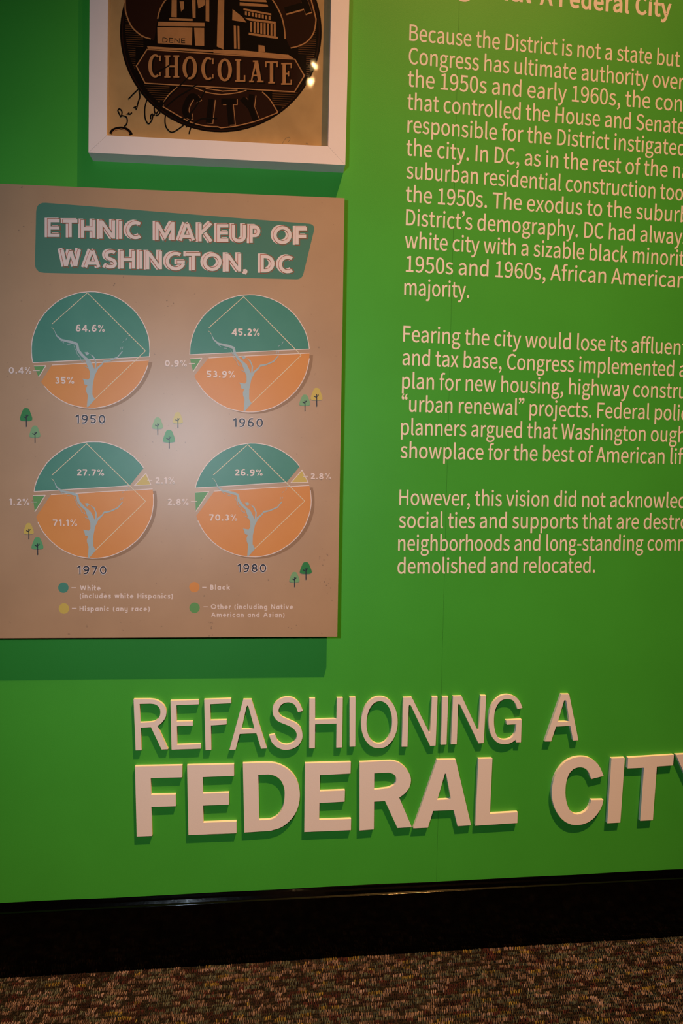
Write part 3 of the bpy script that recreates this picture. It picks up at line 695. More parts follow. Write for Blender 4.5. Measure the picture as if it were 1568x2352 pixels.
# ------------------------------------------------------------------ stroke alphabet for the poster (cap height 1)
def A_(cx_, cy_, rx, ry, a0, a1): return ell(cx_, cy_, rx, ry, a0, a1, max(4, int(abs(a1 - a0) / 15)))
def glyph(ch, s, wd=None):
    """(width, strokes) - strokes are centre lines in cap-height units, y up; s = stroke width"""
    h = s / 2
    def U(w, f):
        w = wd or w
        return w, f(h, w - h, h, 1 - h, w)
    xh = 0.70
    def bowl(w, fl=0): return (A_(w / 2, xh / 2, w / 2 - h, xh / 2 - h, 0, 360), {'closed': True})
    D = {
    'E': lambda: U(.52, lambda l, r, b, t, w: [[(l, 0), (l, 1)], [(l, t), (w, t)], [(l, .5), (w * .97, .5)], [(l, b), (w, b)]]),
    'F': lambda: U(.50, lambda l, r, b, t, w: [[(l, 0), (l, 1)], [(l, t), (w, t)], [(l, .47), (w * .95, .47)]]),
    'T': lambda: U(.60, lambda l, r, b, t, w: [[(0, t), (w, t)], [(w / 2, 0), (w / 2, 1)]]),
    'H': lambda: U(.68, lambda l, r, b, t, w: [[(l, 0), (l, 1)], [(r, 0), (r, 1)], [(l, .5), (r, .5)]]),
    'N': lambda: U(.70, lambda l, r, b, t, w: [[(l, 0), (l, 1)], [(r, 0), (r, 1)], [(l + .03, .91), (r - .03, .09)]]),
    'I': lambda: U(s, lambda l, r, b, t, w: [[(w / 2, 0), (w / 2, 1)]]),
    'C': lambda: U(.80, lambda l, r, b, t, w: [A_(w * .55, .5, w * .55 - h, .5 - h, 47, 313)]),
    'M': lambda: U(.84, lambda l, r, b, t, w: [[(l, 0), (l, 1)], [(r, 0), (r, 1)], [(l + .03, .89), (w / 2, .2), (r - .03, .89)]]),
    'A': lambda: U(.78, lambda l, r, b, t, w: [[(h * 1.05, .02), (w / 2 - .015, .95)], [(w - h * 1.05, .02), (w / 2 + .015, .95)], [(w * .25, .27), (w * .75, .27)]]),
    'K': lambda: U(.66, lambda l, r, b, t, w: [[(l, 0), (l, 1)], [(l, .42), (w - h * 1.2, 1)], [(l + w * .25, .52), (w - h * 1.2, 0)]]),
    'U': lambda: U(.70, lambda l, r, b, t, w: [[(l, 1), (l, .36)] + A_(w / 2, .36, w / 2 - h, .36 - h, 180, 360)[1:] + [(r, 1)]]),
    'P': lambda: U(.52, lambda l, r, b, t, w: [[(l, 0), (l, 1)], [(l, t), (w * .5, t)] + A_(w * .5, (t + .42) / 2, w * .5 - h, (t - .42) / 2, 90, -90) + [(l, .42)]]),
    'O': lambda: U(.92, lambda l, r, b, t, w: [(A_(w / 2, .5, w / 2 - h, .5 - h, 0, 360), {'closed': True})]),
    'W': lambda: U(1.05, lambda l, r, b, t, w: [[(h * 1.0, .97), (w * .29, .06)], [(w * .29, .06), (w / 2, .90)], [(w / 2, .90), (w * .71, .06)], [(w * .71, .06), (w - h * 1.0, .97)]]),
    'S': lambda: U(.58, lambda l, r, b, t, w: [spl([(w - h * .9, .80), (w * .62, t), (w * .30, t - .03), (l + .01, .73), (w * .28, .57), (w * .72, .43), (r, .26), (w * .68, b + .02), (w * .35, b), (h * .7, .20)], n=3)]),
    'G': lambda: U(.86, lambda l, r, b, t, w: [A_(w * .52, .5, w * .52 - h, .5 - h, 50, 352) + [(w - h, .46)], [(w * .55, .46), (w, .46)]]),
    'D': lambda: U(.70, lambda l, r, b, t, w: [[(l, 0), (l, 1)], [(l, t), (w * .35, t)] + A_(w * .35, .5, w * .65 - h, .5 - h, 90, -90) + [(l, b)]]),
    'B': lambda: U(.54, lambda l, r, b, t, w: [[(l, 0), (l, 1)], [(l, t), (w * .5, t)] + A_(w * .5, (t + .53) / 2, w * .42 - h, (t - .53) / 2, 90, -90) + [(l, .53)], [(l, .53), (w * .5, .53)] + A_(w * .5, (.53 + b) / 2, w * .5 - h, (.53 - b) / 2, 90, -90) + [(l, b)]]),
    ',': lambda: (.20, [[(.12, .12), (.10, 0), (.03, -.14)]]),
    '.': lambda: (s * 1.1, [[(s * .55, 0), (s * .55, s * 1.05)]]),
    '(': lambda: (.26, [A_(.36, .40, .30, .62, 125, 235)]),
    ')': lambda: (.26, [A_(-.10, .40, .30, .62, 55, -55)]),
    '0': lambda: U(.66, lambda l, r, b, t, w: [(A_(w / 2, .5, w / 2 - h, .5 - h, 0, 360), {'closed': True})]),
    '1': lambda: (.34, [[(.34 - h, 0), (.34 - h, 1 - h * .3)], [(.0 + h * .4, .76), (.34 - h, .97)]]),
    '2': lambda: U(.58, lambda l, r, b, t, w: [A_(w / 2, .70, w / 2 - h, .30 - h, 165, -20) + [(l + .02, b)], [(l * .6, b), (w, b)]]),
    '3': lambda: U(.58, lambda l, r, b, t, w: [A_(w * .47, .73, w * .43 - h, .27 - h, 150, -90), A_(w * .47, .30, w * .5 - h, .30 - h, 90, -150)]),
    '4': lambda: U(.64, lambda l, r, b, t, w: [[(w * .72, 0), (w * .72, 1)], [(w * .72, .98), (h * .8, .27), (w, .27)]]),
    '5': lambda: U(.58, lambda l, r, b, t, w: [[(w * .93, t), (w * .17, t), (w * .12, .58)], [(w * .12, .56)] + A_(w * .46, .32, w * .5 - h, .32 - h, 115, -150)]),
    '6': lambda: U(.62, lambda l, r, b, t, w: [(A_(w / 2, .32, w / 2 - h, .32 - h, 0, 360), {'closed': True}), spl([(l, .36), (l + .05, .66), (w * .45, .92), (w * .85, .97 - h * .3)], n=3)]),
    '7': lambda: U(.56, lambda l, r, b, t, w: [[(0, t), (w - h * .6, t)], [(w - h * .8, t), (w * .30, 0)]]),
    '8': lambda: U(.60, lambda l, r, b, t, w: [(A_(w / 2, .73, w * .44 - h, .27 - h, 0, 360), {'closed': True}), (A_(w / 2, .29, w * .5 - h, .29 - h, 0, 360), {'closed': True})]),
    '9': lambda: U(.62, lambda l, r, b, t, w: [(A_(w / 2, .68, w / 2 - h, .32 - h, 0, 360), {'closed': True}), spl([(r, .64), (r - .05, .34), (w * .55, .08), (w * .15, .03 + h * .3)], n=3)]),
    '%': lambda: (.82, [(A_(.17, .80, .17 - h * .6, .2 - h * .6, 0, 360), {'closed': True, 'w': s * .62}), (A_(.65, .20, .17 - h * .6, .2 - h * .6, 0, 360), {'closed': True, 'w': s * .62}), ([(.20, 0), (.62, 1)], {'w': s * .62})]),
    'a': lambda: (.58, [bowl(.58), [(.58 - h, 0), (.58 - h, xh)]]),
    'd': lambda: (.58, [bowl(.58), [(.58 - h, 0), (.58 - h, 1.03)]]),
    'c': lambda: (.50, [A_(.29, xh / 2, .29 - h, xh / 2 - h, 48, 312)]),
    'e': lambda: (.58, [A_(.29, xh / 2, .29 - h, xh / 2 - h, 4, 315), [(h, xh / 2), (.57, xh / 2)]]),
    'g': lambda: (.58, [bowl(.58), [(.58 - h, xh), (.58 - h, -.08)] + A_(.29, -.06, .29 - h, .17, 0, -140)[1:]]),
    'p': lambda: (.58, [bowl(.58), [(h, -.26), (h, xh)]]),
    'h': lambda: (.52, [[(h, 0), (h, 1.03)], A_(.26, xh - .26, .26 - h, .26 - h, 180, 0) + [(.52 - h, 0)]]),
    'n': lambda: (.52, [[(h, 0), (h, xh)], A_(.26, xh - .26, .26 - h, .26 - h, 180, 0) + [(.52 - h, 0)]]),
    'm': lambda: (.86, [[(h, 0), (h, xh)], A_(.25, xh - .24, .25 - h, .24 - h, 180, 0) + [(.50 - h, 0)], A_(.61, xh - .24, .25 - h, .24 - h, 180, 0) + [(.86 - h, 0)]]),
    'u': lambda: (.52, [[(h, xh), (h, .26)] + A_(.26, .26, .26 - h, .26 - h, 180, 360)[1:] + [(.52 - h, xh)], [(.52 - h, 0), (.52 - h, xh)]]),
    'r': lambda: (.34, [[(h, 0), (h, xh)], A_(.32, xh - .28, .32 - h, .28 - h, 180, 85)]),
    's': lambda: (.42, [spl([(.40, xh - .14), (.28, xh - h), (.14, xh - h - .01), (h, xh * .74), (.18, xh * .55), (.34, xh * .38), (.42 - h, .19), (.28, h), (.14, h), (.02, .15)], n=3)]),
    't': lambda: (.36, [[(.15, .96), (.15, .16), (.20, h), (.34, h)], [(0, xh - h), (.34, xh - h)]]),
    'i': lambda: (s, [[(h, 0), (h, xh)], [(h, .84), (h, .84 + s * 1.1)]]),
    'l': lambda: (s, [[(h, 0), (h, 1.03)]]),
    'k': lambda: (.50, [[(h, 0), (h, 1.03)], [(h, .26), (.44, xh)], [(.20, .38), (.46, 0)]]),
    'v': lambda: (.52, [[(h * .8, xh), (.26, .04)], [(.26, .04), (.52 - h * .8, xh)]]),
    'w': lambda: (.78, [[(h * .8, xh), (.22, .04)], [(.22, .04), (.39, xh)], [(.39, xh), (.56, .04)], [(.56, .04), (.78 - h * .8, xh)]]),
    'y': lambda: (.52, [[(h, xh), (h, .28)] + A_(.26, .27, .26 - h, .27 - h, 180, 360)[1:], [(.52 - h, xh), (.52 - h, -.06)] + A_(.26, -.06, .26 - h, .18, 0, -130)[1:]]),
    ' ': lambda: (.30, []),
    }
    return D[ch]()

def run(name, text, x0, y0, x1, y1, caph, s, d, m, parent, gap=.11, grow=0.0, shift=(0, 0)):
    """a line of stroke letters from (x0,y0) to (x1,y1) photo pixels on the baseline; caph in pixels; s stroke in cap units"""
    ws = [glyph(c, s) for c in text]
    tot = sum(w for w, _ in ws) + gap * (len(text) - 1)
    L = math.hypot(x1 - x0, y1 - y0); ux, uy = (x1 - x0) / L, (y1 - y0) / L
    kx = L / tot
    lines = []
    x = 0
    for w, st in ws:
        for q in st:
            opt = {}
            if isinstance(q, tuple): q, opt = q
            P = [(x0 + (x + a) * kx * ux + b_ * caph * uy * -1 * -0 + shift[0], y0 + (x + a) * kx * uy - b_ * caph + shift[1]) for a, b_ in q]
            o2 = {'w': opt.get('w', s) * caph + grow, 'closed': opt.get('closed', False)}
            lines.append((P, o2))
        x += w + gap
    return strokes_px(name, lines, s * caph, d, m, parent)

# ------------------------------------------------------------------ infographic board
PD = 0.0235           # front of the board, off the wall on stand-offs
PT = 0.005
L_ = 0.00003          # one layer of print
bl_, br_ = (-42, 422 - 42 * .0418), (-42, 1466.2)
bc = [(-42, 420.2), (791, 455), (774.3, 1462.5), (-42, 1466.3)]
c0 = at(380, 1464, PD - PT)
board = empty('infographic_board', (c0[0], -PD + PT, c0[1]), 'tan information board with four round charts, under the white picture frame', 'board')
bo = make('panel', [(W([bc], PD), PD, PT)], M['board'], board)
for px, py in ((60, 520), (700, 520), (60, 1390), (690, 1390)):
    x, z = at(px, py, PD)
    make('stand_off', [([ell(x, z, .012, .012)], PD - PT, PD - PT)], M['board_edge'], board)

d1 = PD + L_
def rr(pts, r, n=5):
    """polygon with rounded corners"""
    out = []
    N = len(pts)
    for i in range(N):
        a, b_, c = Vector(pts[i - 1]), Vector(pts[i]), Vector(pts[(i + 1) % N])
        rad = r[i] if isinstance(r, (list, tuple)) else r
        p, q = b_ + (a - b_).normalized() * rad, b_ + (c - b_).normalized() * rad
        for k in range(n + 1):
            t = k / n
            out.append(tuple(p * (1 - t) ** 2 + b_ * 2 * t * (1 - t) + q * t * t))
    return out
plate = poly_px('title_plate', [rr([(83.3, 464), (724.5, 515.0), (693.5, 641.8), (79.8, 626.2)], [22, 16, 14, 22])], d1, M['plate'], board)
plate['label'] = 'teal title plate with the board heading'
TI = [('E', 102.3, 134, 500, 544.8), ('T', 137.6, 175, 501, 545.4), ('H', 179.3, 216.5, 502, 546.5), ('N', 221.5, 261.6, 503, 548.6), ('I', 266, 278.6, 504, 549.3), ('C', 283.3, 325.5, 504.6, 550),
      ('M', 350.1, 397.8, 507, 552), ('A', 402.4, 446, 509, 553.8), ('K', 449, 488, 510.3, 555), ('E', 491.6, 521.6, 512, 556), ('U', 525.7, 562, 513, 557.6), ('P', 566.3, 594.8, 514.3, 558.3), ('O', 621, 666.8, 516.4, 561.4), ('F', 671.7, 701.8, 518.8, 562.3),
      ('W', 131.6, 183.5, 568.8, 614.4), ('A', 185.0, 229, 570.3, 615.2), ('S', 233.6, 265.6, 571.3, 617), ('H', 269.9, 307.4, 572.5, 617.4), ('I', 312.2, 325.6, 573.6, 618), ('N', 328.9, 369.2, 574, 619), ('G', 373.8, 421.5, 575.6, 621.8), ('T', 420.6, 457.2, 577.2, 621.4), ('O', 459.6, 506.2, 578.2, 623), ('N', 511, 551, 579.5, 624.1), (',', 556.5, 565, 617.4, 628.6), ('D', 591.6, 627.5, 582.4, 626.3), ('C', 633.3, 674, 584, 628.4)]
def title_layer(name, w, sh, d, m):
    lines = []
    for ch, x0, x1, y0, y1 in TI:
        Wd, Hh = x1 - x0, y1 - y0
        if ch == ',':
            lines.append(([(x0 + 4 + sh[0], y0 + 1 + sh[1]), (x0 + 5 + sh[0], y0 + 6 + sh[1]), (x0 + 1 + sh[0], y1 + sh[1])], {'w': w * .55}))
            continue
        s = 11.2 / Hh
        gw, st = glyph(ch, s, Wd / Hh if ch != 'I' else None)
        ox = x0 if ch != 'I' else (x0 + x1) / 2 - gw * Hh / 2
        for q in st:
            opt = {}
            if isinstance(q, tuple): q, opt = q
            e = (w - 11.2) / 2
            q = [((ox + a * Hh + sh[0]), (y1 - b_ * Hh + sh[1])) for a, b_ in q]
            if not opt.get('closed') and abs(e) > .01 and len(q) > 1:
                # lengthen or shorten the ends with the width
                for a_i, b_i in ((0, 1), (-1, -2)):
                    dx, dy = q[a_i][0] - q[b_i][0], q[a_i][1] - q[b_i][1]
                    l = math.hypot(dx, dy) or 1
                    q[a_i] = (q[a_i][0] + dx / l * e, q[a_i][1] + dy / l * e)
            lines.append((q, {'w': w, 'closed': opt.get('closed', False)}))
    return strokes_px(name, lines, w, d, m, plate)
title_layer('title_shadow', 11.2, (0.3, 0.0), d1 + L_, M['white'])
title_layer('title_outline', 11.4, (5.6, 1.6), d1 + 2 * L_, M['rust'])
title_layer('title_gap', 9.4, (5.6, 1.6), d1 + 3 * L_, M['plate'])
title_layer('title_lettering', 7.4, (4.6, 1.2), d1 + 4 * L_, M['white'])

def aff(src, dst):
    S = np.array([[*p, 1] for p in src]); D = np.array(dst)
    K = np.linalg.solve(S, D)
    return lambda p: tuple(np.array([p[0], p[1], 1]) @ K)
def zp(pts): return [(60 + x / 5.227, 660 + y / 5.227) for x, y in pts]
RIV = zp([(335, 510), (360, 585), (415, 640), (520, 668), (595, 690), (610, 760), (650, 815), (705, 865), (735, 945), (765, 1015), (765, 1085), (745, 1108), (675, 1095), (690, 1120), (700, 1165), (735, 1175), (720, 1215), (722, 1250), (740, 1300), (728, 1435),
          (745, 1435), (825, 1345), (795, 1290), (797, 1180), (822, 1060), (862, 980), (915, 930), (930, 905), (1010, 885), (1100, 845), (1160, 770), (1150, 765), (1095, 830), (1000, 872), (930, 880), (905, 915), (845, 962), (838, 985), (845, 900), (815, 830), (765, 800), (808, 850), (828, 900), (820, 985), (795, 930), (770, 880), (690, 810), (640, 750), (624, 672), (560, 645), (430, 620), (375, 580)])
ISL = zp([(700, 780), (740, 775), (756, 797), (727, 820)])
SQ = [zp([(575, 700), (585, 735), (608, 770), (612, 800), (650, 845), (665, 885), (700, 905), (690, 880)]), zp([(700, 945), (740, 965), (760, 980)])]
DASH = [zp([(1130, 745), (1140, 715)]), zp([(1152, 745), (1162, 712)]), zp([(1155, 660), (1172, 645)]), zp([(1195, 635), (1215, 600)]), zp([(1222, 580), (1242, 578)]), zp([(415, 645), (455, 668)]), zp([(490, 685), (530, 688)])]
SRC = [(200.6, 671.9), (334, 806), (200.6, 934.5)]

def ang(c, p): return math.degrees(math.atan2((p[1] - c[1]) / c[3], (p[0] - c[0]) / c[2]))
def arcpts(c, pa, pb, direction):
    a, b_ = ang(c, pa), ang(c, pb)
    if direction > 0:
        while b_ < a: b_ += 360
    else:
        while b_ > a: b_ -= 360
    return ell(c[0], c[1], c[2], c[3], a, b_, max(5, int(abs(b_ - a) / 5)))
def rough(pts, k, seed):
    r = random.Random(seed)
    return [(x + r.uniform(-k, k), y + r.uniform(-k, k)) for x, y in pts]

def pie(c, teal_l, teal_r, teal_m, org, grn, yel, dst, label, texts, year, seed):
    # darker tan offset under the lower slice
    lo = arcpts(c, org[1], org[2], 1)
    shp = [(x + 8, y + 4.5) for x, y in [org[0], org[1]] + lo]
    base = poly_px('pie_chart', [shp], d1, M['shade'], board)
    base['label'] = label
    up = arcpts(c, teal_l, teal_r, 1)
    tp = [teal_l] + up + ([teal_m] if teal_m else [])
    s1 = poly_px('slice', [tp], d1 + L_, M['teal'], base); s1['label'] = 'teal upper slice'
    s2 = poly_px('slice', [[org[0], org[1]] + lo], d1 + L_, M['orange'], base); s2['label'] = 'orange lower slice'
    s3 = poly_px('slice', [grn], d1 + L_, M['green'], base); s3['label'] = 'small green slice'
    if yel:
        s4 = poly_px('slice', [yel], d1 + L_, M['yellow'], base); s4['label'] = 'small yellow slice'
    ol = [rough(up, .35, seed), rough([teal_l] + [(teal_l[0] + (( teal_m or teal_r)[0] - teal_l[0]) * t, teal_l[1] + ((teal_m or teal_r)[1] - teal_l[1]) * t) for t in (.2, .4, .6, .8)] + [teal_m or teal_r], .3, seed + 1),
          rough(lo[1:-1], .35, seed + 2), rough([org[0]] + [(org[0][0] + (org[1][0] - org[0][0]) * t, org[0][1] + (org[1][1] - org[0][1]) * t) for t in (.15, .3, .5, .7, .85)] + [org[1]], .3, seed + 3),
          [grn[0], grn[1]], [grn[1], grn[2]]]
    if yel: ol += [(yel, {'closed': True})]
    strokes_px('outline', ol, 1.8, d1 + 2 * L_, M['white'], base)
    f = aff(SRC, dst)
    q = zp([(735, 66), (310, 440), (1432, 763), (825, 1340)])
    strokes_px('boundary_line', [[f(q[0]), f(q[1])], [f(q[0]), f(q[2])], [f(q[2]), f(q[3])]], 1.5, d1 + 3 * L_, M['fine'], base)
    poly_px('river', [[f(p) for p in RIV]], d1 + 4 * L_, M['river'], base)
    poly_px('river_basin', [[f(p) for p in ISL]], d1 + 4 * L_, M['river'], base)
    strokes_each('river_detail', [[f(p) for p in l] for l in SQ + DASH], 1.0, d1 + 5 * L_, M['river'], base)
    strokes_px('river_source', [[f(p) for p in zp([(305, 480), (325, 497), (340, 520)])]], 0.8, d1 + 5 * L_, M['fine'], base)
    for t, x0, x1, y0, y1, lead in texts:
        run('percentage', t, x0, y1, x1, y1 + (x1 - x0) * .008, y1 - y0, .21, d1 + 6 * L_, M['white'], base, gap=.13)
        if lead: strokes_px('leader_line', [[lead[0], lead[1]]], 1.5, d1 + 6 * L_, M['white'], base)
    t, x0, x1, y0, y1 = year
    run('year_halo', t, x0, y1, x1, y1 + (x1 - x0) * .012, y1 - y0, .16, d1 + 6 * L_, M['white'], base, gap=.20, grow=2.2)
    run('year', t, x0, y1, x1, y1 + (x1 - x0) * .012, y1 - y0, .16, d1 + 7 * L_, M['navy'], base, gap=.20)

pie((208.0, 803.7, 136.1, 133.7), (74.9, 833.1), (343.1, 819.2), None, [(119.3, 838.3), (341.6, 827.4), (95.4, 876.2)], [(77.6, 840.4), (105.5, 839.8), (88.7, 866.2)], None,
    SRC, 'round chart for 1950, top left of the four',
    [('64.6%', 173.5, 240.6, 746.2, 761.5, None), ('35%', 125.5, 170.4, 865.6, 881.4, None), ('0.4%', 19.9, 72.2, 843.1, 857.9, [(76, 851.5), (91.3, 851.5)])], ('1950', 173.5, 242.3, 952.3, 972.2), 10)
pie((573.0, 811.7, 137.6, 134.6), (436.6, 814.7), (709.9, 801.8), None, [(479, 821.9), (710.7, 811.2), (449.6, 862)], [(436.2, 824), (463.8, 822.4), (443.4, 854)], None,
    [(559.4, 680.7), (691.5, 816), (560.7, 943.8)], 'round chart for 1960, top right of the four',
    [('45.2%', 532, 596.4, 754.4, 770.6, None), ('53.9%', 474.5, 539.8, 851.4, 867, None), ('0.9%', 378, 428.9, 827, 841.5, [(433.5, 834.8), (447.4, 834.8)])], ('1960', 535.3, 604.1, 960.4, 980), 20)
pie((214.7, 1148.3, 138.0, 134.0), (78.2, 1129.3), (327.8, 1076.3), (297.2, 1115.8), [(117.3, 1136.2), (350.5, 1123), (83.4, 1187.2)], [(75.3, 1138.3), (104, 1137.5), (79.8, 1175.8)], [(308.7, 1115.3), (335, 1087), (346.4, 1113.3)],
    [(199, 1018.4), (334.2, 1151.5), (202.8, 1281.6)], 'round chart for 1970, bottom left of the four',
    [('27.7%', 176, 239, 1077.6, 1092.3, None), ('71.1%', 121.2, 177.3, 1192.9, 1207.7, None), ('1.2%', 21.2, 67.6, 1145.2, 1160, [(70.7, 1153), (85, 1153)]), ('2.1%', 355.9, 402, 1096.2, 1110.7, [(338, 1103.6), (349.5, 1103.6)])], ('1970', 177.3, 244.9, 1299.5, 1318), 30)
pie((579.8, 1148.6, 134.6, 130.6), (449.6, 1120.9), (687.2, 1071.9), (657.7, 1108), [(492.4, 1128.1), (709.9, 1114.7), (453, 1184.4)], [(447.7, 1130.8), (479.8, 1129), (449.6, 1175)], [(667.9, 1108.6), (693.3, 1080), (707.5, 1108)],
    [(568.8, 1020.2), (699.5, 1150.9), (568.8, 1277.3)], 'round chart for 1980, bottom right of the four',
    [('26.9%', 538.8, 603, 1077.8, 1092.3, None), ('70.3%', 480.4, 544.7, 1181, 1195.8, None), ('2.8%', 384, 433.2, 1145.4, 1159.6, [(438.3, 1151.7), (452.8, 1151.7)]), ('2.8%', 712.6, 760.3, 1086.6, 1100.6, [(695.5, 1094.1), (706.7, 1094.1)])], ('1980', 545.5, 611.6, 1295, 1313.6), 40)

for x, y, k, lab in ((145.4, 1349.7, 'teal', 'teal key dot'), (146.7, 1397.7, 'yellow', 'yellow key dot'), (446.1, 1348.6, 'orange', 'orange key dot'), (446.6, 1396, 'green', 'green key dot')):
    o = poly_px('key_dot', [ell(x, y, 12, 12)], d1, M[k], board)
    o['label'] = lab
for t, x0, x1, y0, y1 in (('White', 183.2, 230.9, 1344.1, 1356.6), ('(includes white Hispanics)', 183.2, 396.7, 1362.6, 1374.2), ('Hispanic (any race)', 182.4, 343.6, 1392.0, 1403.6),
                          ('Black', 482.5, 527.8, 1343.2, 1354.5), ('Other (including Native', 483.8, 673.2, 1387.6, 1398.8), ('American and Asian)', 484.4, 653.1, 1406.4, 1417.2)):
    run('key_text', t, x0, y1, x1, y1 + (x1 - x0) * .002, y1 - y0, .19, d1, M['white'], board, gap=.15)
strokes_each('key_dash', [[(164, 1350), (174.7, 1350)], [(165, 1397.2), (175.5, 1397.2)], [(464.3, 1349.1), (473.7, 1349.1)], [(467, 1393.9), (476.9, 1393.9)]], 1.9, d1, M['white'], board)

def tree(x0, x1, y0, y1, yt, k):
    w, h = x1 - x0, y1 - y0
    cx_ = (x0 + x1) / 2
    crown = spl([(cx_, y0), (cx_ + w * .20, y0 + h * .07), (cx_ + w * .36, y0 + h * .40), (cx_ + w * .49, y0 + h * .80), (cx_ + w * .40, y0 + h * .96), (cx_, y1), (cx_ - w * .40, y0 + h * .96), (cx_ - w * .49, y0 + h * .80), (cx_ - w * .36, y0 + h * .40), (cx_ - w * .20, y0 + h * .07)], True, 3)
    o = poly_px('printed_tree', [crown], d1 + 8 * L_, M[k], board)
    strokes_px('trunk', [[(cx_ + .3, y0 + h * .52), (cx_ + .6, yt)], [(cx_ + .3, y0 + h * .78), (cx_ - w * .22, y0 + h * .66)], [(cx_ + .3, y0 + h * .72), (cx_ + w * .17, y0 + h * .55)]], 2.0, d1 + 9 * L_, M['navy'], o)
for a in ((45.4, 74.5, 937, 967, 980.4, 'dkgreen'), (67, 93, 977.3, 1004.8, 1016.8, 'ltgreen'), (349, 374.5, 958.4, 985.2, 998.5, 'palegreen'), (373.7, 402.2, 987, 1016.3, 1030, 'midgreen'), (396, 420, 946.5, 973, 982.6, 'paleyellow'),
          (687, 712.6, 906.3, 931.7, 944.3, 'ltgreen'), (712.9, 740.7, 890.8, 919.7, 933.6, 'yellow'), (53.6, 77.8, 1201.3, 1227.3, 1238.3, 'yellow'), (72, 100, 1233.7, 1261.7, 1274.7, 'midgreen'), (663.9, 688, 1313.5, 1337.6, 1348.6, 'ltgreen'), (688, 716, 1290.7, 1318.3, 1331.7, 'dkgreen')):
    tree(*a)
# printed stains in the paper texture
rg = random.Random(5)
st = []
for cxs, cys, n in ((390, 702, 5), (484, 1436, 7), (745, 1340, 10), (215, 1336, 6), (200, 1320, 4), (672, 1440, 3), (50, 516, 2), (745, 1275, 5), (268, 640, 3)):
    for i in range(n):
        x, y, r = cxs + rg.gauss(0, 6), cys + rg.gauss(0, 10), rg.uniform(.6, 2.2)
        st.append((W([rough(ell(x, y, r * rg.uniform(.5, 1), r, n=8), r * .25, i)], d1), d1, 0))
tag(make('paper_fleck', st, mat('print_fleck', (.24, .17, .12), .42, .5), board), kind='stuff')

# ------------------------------------------------------------------ framed print
FD = 0.0245          # front of the frame
SD = 0.012           # face of the record sleeve
GD = 0.0165          # glass
ob, oi = (203.0, 350.3), (792.8, 379.0)
X0, Z0 = at(*ob, FD); X1, Z1 = at(*oi, FD)
# outer right edge passes (802, 0), outer left (205.7, 0)
def lerp(a, b_, t): return (a[0] + (b_[0] - a[0]) * t, a[1] + (b_[1] - a[1]) * t)
BL, BR = Vector(at(*ob, FD)), Vector(at(*oi, FD))
lt, rt = Vector(at(205.7, 0, FD)), Vector(at(802, 0, FD))
Wf = (BR - BL).length
TLc = BL + (lt - BL).normalized() * Wf * 1.005
TRc = BR + (rt - BR).normalized() * Wf * 1.005
iBL, iBR = Vector(at(245, 311, FD)), Vector(at(753.5, 336, FD))
il, ir = Vector(at(248.3, 0, FD)), Vector(at(760.3, 0, FD))
Hi = (TLc - BL).length - 2 * (iBL - BL).length * .70
iTL = iBL + (il - iBL).normalized() * Hi
iTR = iBR + (ir - iBR).normalized() * Hi
fr_ = empty('framed_print', (BL.x, 0, BL.y), 'white-framed signed print of a brown round emblem on cream card', 'picture')
def rail(a, b_, c, d):
    return make('frame_rail', [([[tuple(a), tuple(b_), tuple(c), tuple(d)]], FD, FD)], M['frame'], fr_)
def shrink(a, b_, c, d, e=0.00015):           # hairline mitres
    cen = (a + b_ + c + d) / 4
    return [p + (cen - p).normalized() * e for p in (a, b_, c, d)]
rail(*shrink(BL, BR, iBR, iBL)); rail(*shrink(BR, TRc, iTR, iBR)); rail(*shrink(TRc, TLc, iTL, iTR)); rail(*shrink(TLc, BL, iBL, iTL))
back = make('backing', [([[tuple(lerp(BL, TRc, .02)), (lerp(BR, TLc, .02)), tuple(lerp(TRc, BL, .02)), tuple(lerp(TLc, BR, .02))]], 0.0108, 0.008)], M['board_edge'], fr_)
def grow(c, k):
    cen = sum(c, Vector((0, 0))) / len(c)
    return [tuple(cen + (p - cen) * k) for p in c]
sleeve = make('print_sheet', [([grow([iBL, iBR, iTR, iTL], 1.0)], SD, 0.001)], M['sleeve'], fr_)
sleeve['label'] = 'cream card with brown emblem and black handwriting'
gls = make('glass', [([grow([iBL, iBR, iTR, iTL], 0.999)], GD, 0)], M['glass'], fr_)
s1 = SD + L_
EC = (507, 73, 231.5, 231)
poly_px('emblem_disc', [ell(EC[0], EC[1], EC[2], EC[3], n=96)], s1, M['brownblack'], sleeve)
def z1(pts): return [(240 + x / 6.031, y / 6.031) for x, y in pts]
def z2(pts): return [(490 + x / 5.807, y / 5.807) for x, y in pts]
strokes_px('emblem_rim', [(ell(EC[0], EC[1], 226, 226, n=96), {'closed': True})], 2.2, s1 + L_, M['brown'], sleeve)
# fine engraved side lines
hl = []
for k in range(46):
    y = 30 + k * 5.0
    for sgn in (-1, 1):
        h = 224 ** 2 - (y - 73) ** 2
        if h <= 0: continue
        xo = 507 + sgn * math.sqrt(h)
        xin = 507 + sgn * (178 if y < 118 else (150 if y > 200 else 196))
        if y > 200: xin = 507 + sgn * (118 if y < 240 else 140)
        if abs(xo - 507) - abs(xin - 507) < 8: continue
        hl.append([(xin, y + (xin - 507) * .045), (xo - sgn * 5, y + (xo - 507) * .045)])
tag(strokes_px('engraved_lines', hl, 1.7, s1 + L_, mat('print_engraved', (.085, .035, .012), .7, .05), sleeve), kind='stuff')
